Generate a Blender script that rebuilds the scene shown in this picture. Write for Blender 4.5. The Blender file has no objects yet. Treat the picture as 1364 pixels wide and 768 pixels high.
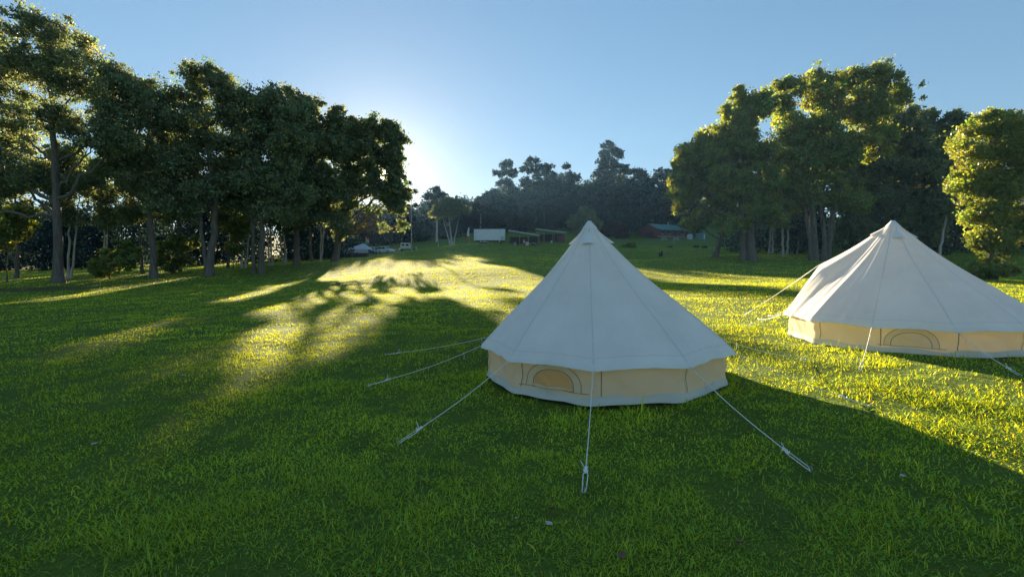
import bpy, math
import numpy as np
from mathutils import Vector, Matrix
R = math.radians
sc = bpy.context.scene
COL = sc.collection
# ------------------------------------------------------------------ camera
F, PITCH, CAMZ = 640.0, 0.041, 1.65           # focal length in pixels of the 1364 px wide photograph
cam_data = bpy.data.cameras.new('camera')
cam_data.sensor_width = 36; cam_data.lens = F/1364*36
cam_data.clip_start = .05; cam_data.clip_end = 12000
cam = bpy.data.objects.new('camera', cam_data); COL.objects.link(cam)
cam.location = (0, 0, CAMZ); cam.rotation_euler = (math.pi/2-PITCH, 0, 0)
sc.camera = cam
CP, SP = math.cos(PITCH), math.sin(PITCH)
def ray(px, py):
    a, b = (px-682)/F, (384-py)/F
    return np.array([a, CP+b*SP, b*CP-SP])
def at(px, py, d):
    r = ray(px, py); return np.array([0, 0, CAMZ]) + r*(d/r[1])
# ------------------------------------------------------------------ light
sd = ray(511, 233); sd = sd/np.linalg.norm(sd)
SUN_EL = math.asin(sd[2]); SUN_AZ = math.atan2(sd[0], sd[1])
sun = bpy.data.lights.new('sun', 'SUN'); sun.energy = 4.7; sun.angle = R(.5); sun.color = (1, .83, .56)
so = bpy.data.objects.new('sun', sun); COL.objects.link(so)
so.rotation_euler = Vector(tuple(-sd)).to_track_quat('-Z', 'Y').to_euler()
so.location = (0, 0, 60)
w = bpy.data.worlds.new('World'); sc.world = w; w.use_nodes = True
nt = w.node_tree; N = nt.nodes; L = nt.links; N.clear()
sky = N.new('ShaderNodeTexSky'); sky.sky_type = 'NISHITA'; sky.sun_disc = False
sky.sun_elevation = SUN_EL; sky.sun_rotation = SUN_AZ
sky.air_density = 1.0; sky.dust_density = .1; sky.ozone_density = 3.5; sky.altitude = 80
hs = N.new('ShaderNodeHueSaturation'); hs.inputs['Saturation'].default_value = 1.22
bg = N.new('ShaderNodeBackground'); bg.inputs['Strength'].default_value = .053
# the sun itself and its bright aureole, in the sky's own direction
tc = N.new('ShaderNodeTexCoord'); dt = N.new('ShaderNodeVectorMath'); dt.operation = 'DOT_PRODUCT'
dt.inputs[1].default_value = tuple(sd)
L.new(tc.outputs['Generated'], dt.inputs[0])
mr = N.new('ShaderNodeMapRange'); mr.inputs['From Min'].default_value = math.cos(R(.62)); mr.inputs['From Max'].default_value = math.cos(R(.25))
mr.inputs['To Max'].default_value = 5
L.new(dt.outputs['Value'], mr.inputs['Value'])
ac = N.new('ShaderNodeMath'); ac.operation = 'ARCCOSINE'; L.new(dt.outputs['Value'], ac.inputs[0])
m1 = N.new('ShaderNodeMath'); m1.operation = 'MULTIPLY'; m1.inputs[1].default_value = -1/R(3.6); L.new(ac.outputs[0], m1.inputs[0])
m2 = N.new('ShaderNodeMath'); m2.operation = 'EXPONENT'; L.new(m1.outputs[0], m2.inputs[0])
mr2 = N.new('ShaderNodeMath'); mr2.operation = 'MULTIPLY'; mr2.inputs[1].default_value = .22; L.new(m2.outputs[0], mr2.inputs[0])
ad = N.new('ShaderNodeMath'); ad.operation = 'ADD'
L.new(mr.outputs[0], ad.inputs[0]); L.new(mr2.outputs[0], ad.inputs[1])
bg2 = N.new('ShaderNodeBackground'); bg2.inputs['Color'].default_value = (1, .85, .60, 1)
L.new(ad.outputs[0], bg2.inputs['Strength'])
addn = N.new('ShaderNodeAddShader'); out = N.new('ShaderNodeOutputWorld')
gm = N.new('ShaderNodeGamma'); gm.inputs['Gamma'].default_value = .56; L.new(sky.outputs[0], gm.inputs['Color']); L.new(gm.outputs[0], hs.inputs['Color']); L.new(hs.outputs[0], bg.inputs['Color'])
L.new(bg.outputs[0], addn.inputs[0]); L.new(bg2.outputs[0], addn.inputs[1]); L.new(addn.outputs[0], out.inputs['Surface'])
vs = sc.view_settings
vs.view_transform = 'Standard'; vs.look = 'None'; vs.exposure = 2.6; vs.gamma = 1; vs.use_curve_mapping = False
cy = sc.cycles
cy.max_bounces = 8; cy.diffuse_bounces = 3; cy.transmission_bounces = 5; cy.glossy_bounces = 2; cy.transparent_max_bounces = 6; cy.volume_bounces = 1
cy.use_denoising = True; cy.use_adaptive_sampling = False
try:
    cy.denoiser = 'OPENIMAGEDENOISE'; cy.denoising_input_passes = 'RGB_ALBEDO_NORMAL'; cy.denoising_prefilter = 'ACCURATE'; cy.denoising_quality = 'HIGH'
except Exception: pass
cy.sample_clamp_indirect = 6
# ------------------------------------------------------------------ helpers
def tag(o, label=None, cat=None, group=None, kind=None):
    if label: o['label'] = label
    if cat: o['category'] = cat
    if group: o['group'] = group
    if kind: o['kind'] = kind
    return o
def empty(name, loc, rz=0):
    o = bpy.data.objects.new(name, None); COL.objects.link(o)
    o.empty_display_size = .2; o.location = tuple(loc); o.rotation_euler = (0, 0, rz); return o
def link(name, me, parent=None):
    o = bpy.data.objects.new(name, me); COL.objects.link(o)
    if parent is not None: o.parent = parent
    return o
def np_mesh(name, V, Fc, mats, smooth=False, mat_idx=None, col=None):
    """one mesh out of a vertex array and a list of uniform face arrays"""
    me = bpy.data.meshes.new(name)
    Fc = [np.asarray(f, dtype=np.int32) for f in (Fc if isinstance(Fc, list) else [Fc]) if len(f)]
    V = np.asarray(V, dtype=np.float32)
    me.vertices.add(len(V)); me.vertices.foreach_set('co', V.ravel())
    li = np.concatenate([f.ravel() for f in Fc]); me.loops.add(len(li)); me.loops.foreach_set('vertex_index', li)
    tot = np.concatenate([np.full(len(f), f.shape[1], np.int32) for f in Fc])
    st = np.concatenate([[0], np.cumsum(tot)[:-1]]).astype(np.int32)
    me.polygons.add(len(tot)); me.polygons.foreach_set('loop_start', st)
    try: me.polygons.foreach_set('loop_total', tot)
    except Exception: pass
    if mat_idx is not None: me.polygons.foreach_set('material_index', np.asarray(mat_idx, np.int32))
    me.update(calc_edges=True)
    me.polygons.foreach_set('use_smooth', np.full(len(tot), smooth, bool))
    for m in (mats if isinstance(mats, (list, tuple)) else [mats]): me.materials.append(m)
    if col is not None:
        a = me.color_attributes.new('col', 'FLOAT_COLOR', 'POINT')
        c = np.ones((len(V), 4), np.float32); c[:, :3] = col; a.data.foreach_set('color', c.ravel())
    me.update(); return me
class MB:
    """collects boxes, tubes and sheets, and links them as ONE mesh object"""
    def __init__(s): s.v = []; s.f = []
    def add(s, V, Fs):
        o = len(s.v); s.v += [tuple(map(float, p)) for p in V]; s.f += [tuple(o+i for i in f) for f in Fs]; return s
    def box(s, a, b, M=None):
        V = [(x, y, z) for z in (a[2], b[2]) for x, y in ((a[0], a[1]), (b[0], a[1]), (b[0], b[1]), (a[0], b[1]))]
        if M is not None: V = [M @ Vector(p) for p in V]
        return s.add(V, [(3, 2, 1, 0), (4, 5, 6, 7), (0, 1, 5, 4), (1, 2, 6, 5), (2, 3, 7, 6), (3, 0, 4, 7)])
    def tube(s, pts, rad, n=6, cap=True):
        pts = [Vector(tuple(map(float, p))) for p in pts]
        rad = list(rad) if hasattr(rad, '__len__') else [rad]*len(pts)
        V = []; Fs = []; u = None
        for i, p in enumerate(pts):
            t = (pts[min(i+1, len(pts)-1)]-pts[max(i-1, 0)]).normalized()
            if u is None: u = t.orthogonal().normalized()
            u = (u-t*u.dot(t)).normalized(); v = t.cross(u)
            V += [p+(u*math.cos(a)+v*math.sin(a))*rad[i] for a in [2*math.pi*k/n for k in range(n)]]
        for i in range(len(pts)-1):
            for k in range(n):
                Fs.append((i*n+k, i*n+(k+1) % n, (i+1)*n+(k+1) % n, (i+1)*n+k))
        if cap: Fs += [tuple(range(n-1, -1, -1)), tuple((len(pts)-1)*n+k for k in range(n))]
        return s.add(V, Fs)
    def prism(s, prof, y0, y1, M=None):
        """a profile in x,z pulled along y"""
        n = len(prof); V = [(x, y0, z) for x, z in prof]+[(x, y1, z) for x, z in prof]
        if M is not None: V = [M @ Vector(p) for p in V]
        return s.add(V, [tuple(range(n)), tuple(range(2*n-1, n-1, -1))]+[(i+n, (i+1) % n+n, (i+1) % n, i) for i in range(n)])
    def mesh(s, name, mat, smooth=False):
        me = bpy.data.meshes.new(name); me.from_pydata(s.v, [], s.f); me.validate()
        me.materials.append(mat)
        import bmesh
        bm = bmesh.new(); bm.from_mesh(me); bmesh.ops.recalc_face_normals(bm, faces=bm.faces); bm.to_mesh(me); bm.free()
        if smooth: me.polygons.foreach_set('use_smooth', [True]*len(me.polygons))
        return me
    def build(s, name, mat, parent=None, smooth=False, bevel=0):
        o = link(name, s.mesh(name, mat, smooth), parent)
        if bevel:
            m = o.modifiers.new('bevel', 'BEVEL'); m.width = bevel; m.segments = 2; m.limit_method = 'ANGLE'
        return o
# ------------------------------------------------------------------ materials
def mat(name):
    m = bpy.data.materials.new(name); m.use_nodes = True
    t = m.node_tree; t.nodes.clear(); o = t.nodes.new('ShaderNodeOutputMaterial'); return m, t.nodes, t.links, o
def noise(n, l, scale, detail=4, rough=.6, src=None, obj=True):
    x = n.new('ShaderNodeTexNoise'); x.inputs['Scale'].default_value = scale; x.inputs['Detail'].default_value = detail; x.inputs['Roughness'].default_value = rough
    if src is None:
        c = n.new('ShaderNodeTexCoord'); src = c.outputs['Object']
    l.new(src, x.inputs['Vector']); return x.outputs['Fac']
def ramp(n, l, fac, stops):
    r = n.new('ShaderNodeValToRGB'); e = r.color_ramp.elements
    while len(e) < len(stops): e.new(.5)
    for k, (p, c) in enumerate(stops): e[k].position = p; e[k].color = (*c, 1)
    l.new(fac, r.inputs[0]); return r.outputs[0]
def plain(name, col, rough=.6, var=.25, scale=3, metal=0, bump=0):
    m, n, l, o = mat(name)
    b = n.new('ShaderNodeBsdfPrincipled'); b.inputs['Roughness'].default_value = rough; b.inputs['Metallic'].default_value = metal
    f = noise(n, l, scale); c = np.array(col)
    l.new(ramp(n, l, f, [(.3, tuple(c*(1-var))), (.7, tuple(np.minimum(c*(1+var), 1)))]), b.inputs['Base Color'])
    if bump:
        bp = n.new('ShaderNodeBump'); bp.inputs['Strength'].default_value = bump; bp.inputs['Distance'].default_value = .02
        l.new(noise(n, l, scale*6), bp.inputs['Height']); l.new(bp.outputs[0], b.inputs['Normal'])
    l.new(b.outputs[0], o.inputs[0]); return m
def leafmat(name, base, trans, tmix=.45, gloss=.04, varh=.02):
    m, n, l, o = mat(name)
    at_ = n.new('ShaderNodeAttribute'); at_.attribute_name = 'col'
    def mul(c):
        x = n.new('ShaderNodeMix'); x.data_type = 'RGBA'; x.blend_type = 'MULTIPLY'; x.inputs['Factor'].default_value = 1
        x.inputs['A'].default_value = (*c, 1); l.new(at_.outputs['Color'], x.inputs['B']); return x.outputs['Result']
    d = n.new('ShaderNodeBsdfDiffuse'); t = n.new('ShaderNodeBsdfTranslucent'); g = n.new('ShaderNodeBsdfGlossy'); g.inputs['Roughness'].default_value = .45
    l.new(mul(base), d.inputs[0]); l.new(mul(trans), t.inputs[0])
    a = n.new('ShaderNodeMixShader'); a.inputs[0].default_value = tmix; l.new(d.outputs[0], a.inputs[1]); l.new(t.outputs[0], a.inputs[2])
    b = n.new('ShaderNodeMixShader'); b.inputs[0].default_value = gloss; l.new(a.outputs[0], b.inputs[1]); l.new(g.outputs[0], b.inputs[2])
    l.new(b.outputs[0], o.inputs[0]); return m
M = {}
M['leaf'] = leafmat('eucalypt_leaf', (.17, .215, .105), (.22, .25, .07), .42)
M['leaf_warm'] = leafmat('broad_leaf', (.16, .215, .05), (.34, .37, .03), .45)
M['leaf_far'] = leafmat('far_leaf', (.03, .055, .045), (.035, .06, .045), .3, .02)  # darker, bluer leaf: backlit shade and distance haze put into the colour
M['leaf_red'] = leafmat('dark_red_leaf', (.07, .035, .03), (.12, .05, .03))
M['blade'] = leafmat('grass_blade', (.31, .49, .045), (.66, .66, .006), .42, .02)
def bark(name, c0, c1):
    m, n, l, o = mat(name)
    b = n.new('ShaderNodeBsdfPrincipled'); b.inputs['Roughness'].default_value = .9
    tc = n.new('ShaderNodeTexCoord'); mp = n.new('ShaderNodeMapping'); mp.inputs['Scale'].default_value = (5, 5, .7)
    l.new(tc.outputs['Object'], mp.inputs[0])
    f = noise(n, l, 1.3, 6, .7, mp.outputs[0]); l.new(ramp(n, l, f, [(.32, c0), (.68, c1)]), b.inputs['Base Color'])
    bp = n.new('ShaderNodeBump'); bp.inputs['Strength'].default_value = .6; bp.inputs['Distance'].default_value = .04
    l.new(f, bp.inputs['Height']); l.new(bp.outputs[0], b.inputs['Normal']); l.new(b.outputs[0], o.inputs[0]); return m
M['bark'] = bark('grey_bark', (.06, .048, .038), (.19, .155, .125))
M['bark_pale'] = bark('pale_bark', (.28, .25, .21), (.55, .50, .44))
def canvas(name, base, trans, tmix, streak=0):
    m, n, l, o = mat(name)
    tc = n.new('ShaderNodeTexCoord')
    f1 = noise(n, l, 1.6, 5, .6, tc.outputs['Object'])
    c = np.array(base)
    col = ramp(n, l, f1, [(.3, tuple(c*.90)), (.7, tuple(np.minimum(c*1.03, 1)))])
    wv = n.new('ShaderNodeTexNoise'); wv.inputs['Scale'].default_value = 260; wv.inputs['Detail'].default_value = 1; l.new(tc.outputs['Object'], wv.inputs['Vector'])
    f3 = noise(n, l, 5.5, 3, .5, tc.outputs['Object'])
    bp = n.new('ShaderNodeBump'); bp.inputs['Strength'].default_value = .12; bp.inputs['Distance'].default_value = .002; l.new(wv.outputs['Fac'], bp.inputs['Height'])
    bp2 = n.new('ShaderNodeBump'); bp2.inputs['Strength'].default_value = .25; bp2.inputs['Distance'].default_value = .02; l.new(f3, bp2.inputs['Height']); l.new(bp.outputs[0], bp2.inputs['Normal'])
    d = n.new('ShaderNodeBsdfDiffuse'); d.inputs['Roughness'].default_value = .3; t = n.new('ShaderNodeBsdfTranslucent'); t.inputs[0].default_value = (*trans, 1)
    l.new(col, d.inputs[0])
    for x in (d, t): l.new(bp2.outputs[0], x.inputs['Normal'])
    a = n.new('ShaderNodeMixShader'); a.inputs[0].default_value = tmix; l.new(d.outputs[0], a.inputs[1]); l.new(t.outputs[0], a.inputs[2])
    l.new(a.outputs[0], o.inputs[0]); return m
M['roof_canvas'] = canvas('tent_roof_canvas', (.90, .87, .83), (.90, .80, .58), .16)
M['hem_canvas'] = canvas('tent_hem_canvas', (.91, .89, .86), (.80, .70, .5), .12)
M['wall_canvas'] = canvas('tent_wall_canvas', (.90, .84, .66), (.98, .84, .50), .45)
M['mesh_glow'] = canvas('tent_mesh_glow', (.85, .64, .38), (1, .76, .40), .6)  # orange glow of the sunlit tent interior is put into the mesh colour
M['flap_canvas'] = canvas('tent_mud_flap', (.74, .72, .65), (.6, .55, .45), .12)
M['seam'] = plain('tent_seam_tape', (.72, .68, .61), .8, .1, 20)
M['seam_dark'] = plain('wall_seam_tape', (.34, .28, .20), .8, .1, 20)
M['rope'] = plain('white_guy_rope', (.78, .76, .70), .8, .1, 60)
M['steel'] = plain('peg_steel', (.35, .35, .36), .4, .1, 30, .8)
M['plastic'] = plain('white_plastic_slider', (.8, .8, .78), .4, .05, 30)
# ------------------------------------------------------------------ ground
def plane(x, y): return .022*(x-1.45)+.024*(y-7.65)
ctrl = []
for x, y in [(0, 0), (0, 5), (-5, 4), (6, 5), (1.45, 7.65), (7.8, 9.75), (-5, 10), (13, 8), (3, 14), (10, 16), (-10, 16), (0, -20), (-20, -12), (20, -12), (-12, 4), (18, 18), (-2, 22), (6, 24)]:
    ctrl.append((x, y, plane(x, y)))
for px, py, d in [(0, 384, 42), (77, 377, 46), (205, 371, 50), (278, 367, 52), (348, 365, 55), (395, 352, 68), (445, 348, 72), (452, 346.5, 84), (-150, 392, 40), (-400, 402, 35),
                  (470, 343.5, 95), (500, 340, 102), (540, 334.5, 112), (560, 331.5, 116), (600, 326.5, 122), (640, 324, 125), (560, 348, 64), (560, 364, 42), (640, 372, 38), (350, 384, 36), (450, 372, 44),
                  (490, 339.5, 124), (545, 333.5, 132), (500, 333.5, 165), (652, 324, 125), (700, 327, 120), (740, 327, 122), (700, 345, 70), (700, 366, 40), (735, 310, 165), (720, 302, 195), (760, 300, 200), (830, 318, 165), (885, 318, 165), (930, 319, 165),
                  (850, 340, 95), (880, 345, 85), (1000, 347, 70), (955, 341, 78), (1085, 345, 75), (1140, 347, 75), (1322, 371, 34), (1390, 378, 31), (1250, 360, 60), (1550, 392, 30), (900, 302, 215), (600, 318, 170), (450, 335, 130),
                  (300, 347, 110), (100, 357, 95), (1100, 327, 120), (1300, 332, 110), (700, 275, 285), (850, 270, 285), (550, 296, 265), (200, 332, 220), (1200, 292, 235), (850, 372, 40), (1000, 372, 40)]:
    ctrl.append(tuple(at(px, py, d)))
for x, y in [(-120, -100), (120, -100), (0, -140), (-160, 20), (160, 20)]: ctrl.append((x, y, 0))
CT = np.array(ctrl); CXY = CT[:, :2]
def phi(r2): return np.sqrt(r2+64.)
_A = phi(((CXY[:, None]-CXY[None])**2).sum(-1)); _n = len(CT)
_S = np.zeros((_n+1, _n+1)); _S[:_n, :_n] = _A-.15*np.eye(_n); _S[:_n, _n] = 1; _S[_n, :_n] = 1
_W = np.linalg.solve(_S, np.append(CT[:, 2], 0))
def gz(x, y):
    x = np.atleast_1d(np.asarray(x, float)); y = np.atleast_1d(np.asarray(y, float)); o = np.empty(x.shape)
    for i in range(0, len(x), 20000):
        P = np.stack([x[i:i+20000], y[i:i+20000]], -1)
        o[i:i+20000] = phi(((P[:, None]-CXY[None])**2).sum(-1)) @ _W[:_n]+_W[_n]
    r = np.hypot(x, y); k = np.clip((r-300)/200, 0, 1); k = k*k*(3-2*k)
    hill = 24+8*np.sin(x*.006+1)+6*np.sin(y*.008)
    return o*(1-k)+hill*k
def g1(x, y): return float(gz([x], [y])[0])
def gp(px, d):
    """the ground point that stands at column px, depth d"""
    p = at(px, 345, d); return np.array([p[0], p[1], g1(p[0], p[1])])
rng = np.random.default_rng(7)
rad = np.concatenate([[0], np.geomspace(.6, 600, 170)]); na = 300
an = np.linspace(0, 2*np.pi, na, endpoint=False)
X = (rad[1:, None]*np.sin(an)).ravel(); Y = (rad[1:, None]*np.cos(an)).ravel()
X = np.append(X, 0); Y = np.append(Y, 0); Z = gz(X, Y)
bumpy = .025*np.sin(X*1.9+np.sin(Y*1.3)*2)*np.sin(Y*2.3+X*.6)+.05*np.sin(X*.5+2*np.sin(Y*.31))*np.sin(Y*.7)
Z = Z+bumpy*np.exp(-np.hypot(X, Y)/60)
q = np.arange((len(rad)-2)*na).reshape(-1, na)
quads = np.stack([q, np.roll(q, -1, 1), np.roll(q, -1, 1)+na, q+na], -1).reshape(-1, 4)
tris = np.stack([np.full(na, len(X)-1), np.roll(np.arange(na), -1), np.arange(na)], -1)
def ground_mat():
    m, n, l, o = mat('meadow_turf')
    tc = n.new('ShaderNodeTexCoord'); P = tc.outputs['Object']
    big = noise(n, l, .12, 5, .6, P); mid = noise(n, l, 1.7, 5, .65, P); fine = noise(n, l, 22, 4, .7, P)
    green = ramp(n, l, mid, [(.3, (.065, .11, .016)), (.52, (.11, .17, .02)), (.75, (.15, .19, .026))])
    dry = ramp(n, l, mid, [(.3, (.13, .105, .035)), (.7, (.21, .165, .06))])
    def dist_mask(c, r0, r1, sc=(1, 1, 1)):
        mp = n.new('ShaderNodeMapping'); mp.vector_type = 'POINT'; mp.inputs['Location'].default_value = (-c[0]*sc[0], -c[1]*sc[1], 0); mp.inputs['Scale'].default_value = (sc[0], sc[1], 0)
        l.new(P, mp.inputs[0]); ln = n.new('ShaderNodeVectorMath'); ln.operation = 'LENGTH'; l.new(mp.outputs[0], ln.inputs[0])
        s = n.new('ShaderNodeMath'); s.operation = 'MULTIPLY_ADD'; l.new(mid, s.inputs[0]); s.inputs[1].default_value = r1*1.2; l.new(ln.outputs['Value'], s.inputs[2])
        k = n.new('ShaderNodeMapRange'); k.inputs['From Min'].default_value = r0+r1*.6; k.inputs['From Max'].default_value = r1+r1*.6; k.inputs['To Min'].default_value = 1; k.inputs['To Max'].default_value = 0
        l.new(s.outputs[0], k.inputs['Value']); return k.outputs[0]
    def mixc(f, a, b):
        x = n.new('ShaderNodeMix'); x.data_type = 'RGBA'; l.new(f, x.inputs['Factor']); l.new(a, x.inputs['A']); l.new(b, x.inputs['B']); return x.outputs['Result']
    c1 = gp(500, 98); c = mixc(dist_mask((c1[0], c1[1]), 3, 11, (.6, 1, 1)), green, dry)
    c2 = at(38, 387, 40); soil = ramp(n, l, fine, [(.3, (.05, .03, .018)), (.7, (.13, .085, .05))])
    c = mixc(dist_mask((c2[0], c2[1]), 1.2, 3.0, (.33, 1, 1)), c, soil)
    thatch = ramp(n, l, fine, [(.35, (.045, .075, .014)), (.55, (.12, .18, .025)), (.72, (.2, .19, .05))])
    x = n.new('ShaderNodeMix'); x.data_type = 'RGBA'; x.inputs['Factor'].default_value = .45; l.new(c, x.inputs['A']); l.new(thatch, x.inputs['B'])
    b = n.new('ShaderNodeBsdfPrincipled'); b.inputs['Roughness'].default_value = 1; b.inputs['Specular IOR Level'].default_value = .1
    l.new(x.outputs['Result'], b.inputs['Base Color'])
    bp = n.new('ShaderNodeBump'); bp.inputs['Strength'].default_value = 1; bp.inputs['Distance'].default_value = .05; l.new(fine, bp.inputs['Height']); l.new(bp.outputs[0], b.inputs['Normal'])
    l.new(b.outputs[0], o.inputs[0]); return m
M['ground'] = ground_mat()
ground = link('ground', np_mesh('ground', np.stack([X, Y, Z], -1), [quads, tris], M['ground'], True))
tag(ground, kind='structure')
def gzb(x, y):
    x = np.asarray(x, float); y = np.asarray(y, float)
    b = .025*np.sin(x*1.9+np.sin(y*1.3)*2)*np.sin(y*2.3+x*.6)+.05*np.sin(x*.5+2*np.sin(y*.31))*np.sin(y*.7)
    return gz(x, y)+b*np.exp(-np.hypot(x, y)/60)
# ------------------------------------------------------------------ grass blades (uncountable: one object)
def vnoise(x, y, s, seed):
    r = np.random.default_rng(seed).random((64, 64)); x = x/s; y = y/s
    i = np.floor(x).astype(int); j = np.floor(y).astype(int); u = x-i; v = y-j; u = u*u*(3-2*u); v = v*v*(3-2*v)
    g = lambda a, b: r[a % 64, b % 64]
    return (g(i, j)*(1-u)+g(i+1, j)*u)*(1-v)+(g(i, j+1)*(1-u)+g(i+1, j+1)*u)*v
TENTS = [(1.45, 7.65, 1.86), (8.09, 9.97, 2.08)]
def grass():
    Vs, Fs, Cs = [], [], []; off = 0
    bands = [(1.2, 4.5, 4600, .062, .0055, 3), (4.5, 8, 2100, .06, .008, 3), (8, 14, 800, .06, .013, 2), (14, 26, 240, .065, .026, 2), (26, 50, 110, .07, .04, 2), (50, 130, 26, .08, .09, 2)]
    for r0, r1, dens, h, wd, seg in bands:
        a0, a1 = R(-56), R(56); n = int(dens*.5*(a1-a0)*(r1*r1-r0*r0))
        r = np.sqrt(rng.random(n)*(r1*r1-r0*r0)+r0*r0); a = a0+(a1-a0)*rng.random(n)
        x = r*np.sin(a); y = r*np.cos(a)
        pn = vnoise(x, y, .55, 1)*.5+vnoise(x, y, .17, 2)*.5; pb = vnoise(x, y, 2.6, 3)
        keep = rng.random(n) < np.clip((pn-.22)*2.6, .12, 1)
        for cx, cyy, rr in TENTS: keep &= np.hypot(x-cx, y-cyy) > rr
        c2 = at(38, 387, 40); keep &= (np.hypot((x-c2[0])*.33, y-c2[1])+1.2*vnoise(x, y, 2, 9) > 2.6) | (rng.random(n) < .06)
        x, y, pn, pb = x[keep], y[keep], pn[keep], pb[keep]; n = len(x); z = gzb(x, y)-.004
        tall = vnoise(x, y, .8, 5); hh = h*(.36+.7*rng.random(n))*(.6+.8*tall)*(1+1.1*(rng.random(n) < .04))
        # two lusher tufts in the foreground
        for tx, ty, tr in [(.98, 2.15, .32), (-2.3, 2.5, .3), (2.1, 4.1, .28), (6.0, 7.6, .35), (1.55, 5.55, .3), (.6, 5.4, .18)]:
            hh *= 1+.9*np.exp(-((x-tx)**2+(y-ty)**2)/tr**2)
        for cx, cyy, rr in TENTS: hh *= 1+1.5*np.exp(-((np.hypot(x-cx, y-cyy)-rr-.03)/.07)**2)*(vnoise(x, y, .3, 21) > .35)
        az = rng.random(n)*2*np.pi; lean = np.clip(rng.normal(1.3, .42, n), .2, 1.95)
        dx, dy = np.cos(az), np.sin(az); wx, wy = -dy, dx
        ww = wd*(.6+.8*rng.random(n))*(1+.8*(rng.random(n) < .1))
        B = np.stack([x, y, z], -1); Wd = np.stack([wx, wy, 0*wx], -1)*ww[:, None]*.5
        D = np.stack([dx*np.sin(lean*.6), dy*np.sin(lean*.6), np.cos(lean*.6)], -1)*hh[:, None]
        D2 = np.stack([dx*np.sin(lean), dy*np.sin(lean), np.cos(lean)*.9], -1)*hh[:, None]
        c0 = np.stack([.72+.5*pn, .8+.38*pn, .8+.4*rng.random(n)], -1)*(.75+.5*rng.random(n))[:, None]
        yl = (rng.random(n) < .08+.16*pb)[:, None]; c0 = np.where(yl, c0*np.array([1.45, 1.2, .9]), c0)
        dr = (rng.random(n) < .03)[:, None]; c0 = np.where(dr, np.array([2.2, 1.4, 1.6])*(.5+.6*rng.random((n, 1))), c0)
        c0 = c0*(.8+.4*pb)[:, None]
        if seg == 3:
            Mid = B+D*.5
            V = np.stack([B-Wd, B+Wd, Mid+Wd*.8, Mid-Wd*.8, B+D*.5+D2*.62], 1)
            idx = np.arange(n)[:, None]*5+off
            Fs.append((idx+np.array([0, 1, 2])).reshape(-1, 3)); Fs.append((idx+np.array([0, 2, 3])).reshape(-1, 3)); Fs.append((idx+np.array([3, 2, 4])).reshape(-1, 3)); k = 5
        else:
            V = np.stack([B-Wd, B+Wd, B+D], 1); idx = np.arange(n)[:, None]*3+off
            Fs.append((idx+np.array([0, 1, 2])).reshape(-1, 3)); k = 3
        Vs.append(V.reshape(-1, 3)); Cs.append(np.repeat(c0, k, 0)); off += n*k
    # small broad leaves of clover and weeds among the near blades
    n = 8000; r = np.sqrt(rng.random(n)*(9**2-1.4**2)+1.4**2); a = R(-54)+R(108)*rng.random(n); x = r*np.sin(a); y = r*np.cos(a)
    keep = (vnoise(x, y, .6, 11) > .55)
    for cx, cyy, rr in TENTS: keep &= np.hypot(x-cx, y-cyy) > rr
    x, y = x[keep], y[keep]; n = len(x); z = gzb(x, y)+.012+.03*rng.random(n)
    s = .007+.011*rng.random(n); az = rng.random(n)*6.28; u = np.stack([np.cos(az), np.sin(az), rng.normal(0, .35, n)], -1)*s[:, None]; v = np.stack([-np.sin(az), np.cos(az), rng.normal(0, .35, n)], -1)*s[:, None]*.8
    P = np.stack([x, y, z], -1); V = np.stack([P-u, P-v*.9, P+u*.9, P+v*.9], 1); idx = np.arange(n)[:, None]*4+off
    Fs.append((idx+np.array([0, 1, 2])).reshape(-1, 3)); Fs.append((idx+np.array([0, 2, 3])).reshape(-1, 3)); Vs.append(V.reshape(-1, 3)); Cs.append(np.repeat(np.stack([.5+.3*rng.random(n), .7+.3*rng.random(n), .9+0*x], -1), 4, 0))
    me = np_mesh('grass', np.concatenate(Vs), Fs, M['blade'], False, None, np.concatenate(Cs))
    o = link('grass', me); tag(o, 'short green meadow grass with lusher tufts and clover', 'grass', kind='stuff')
grass()
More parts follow.
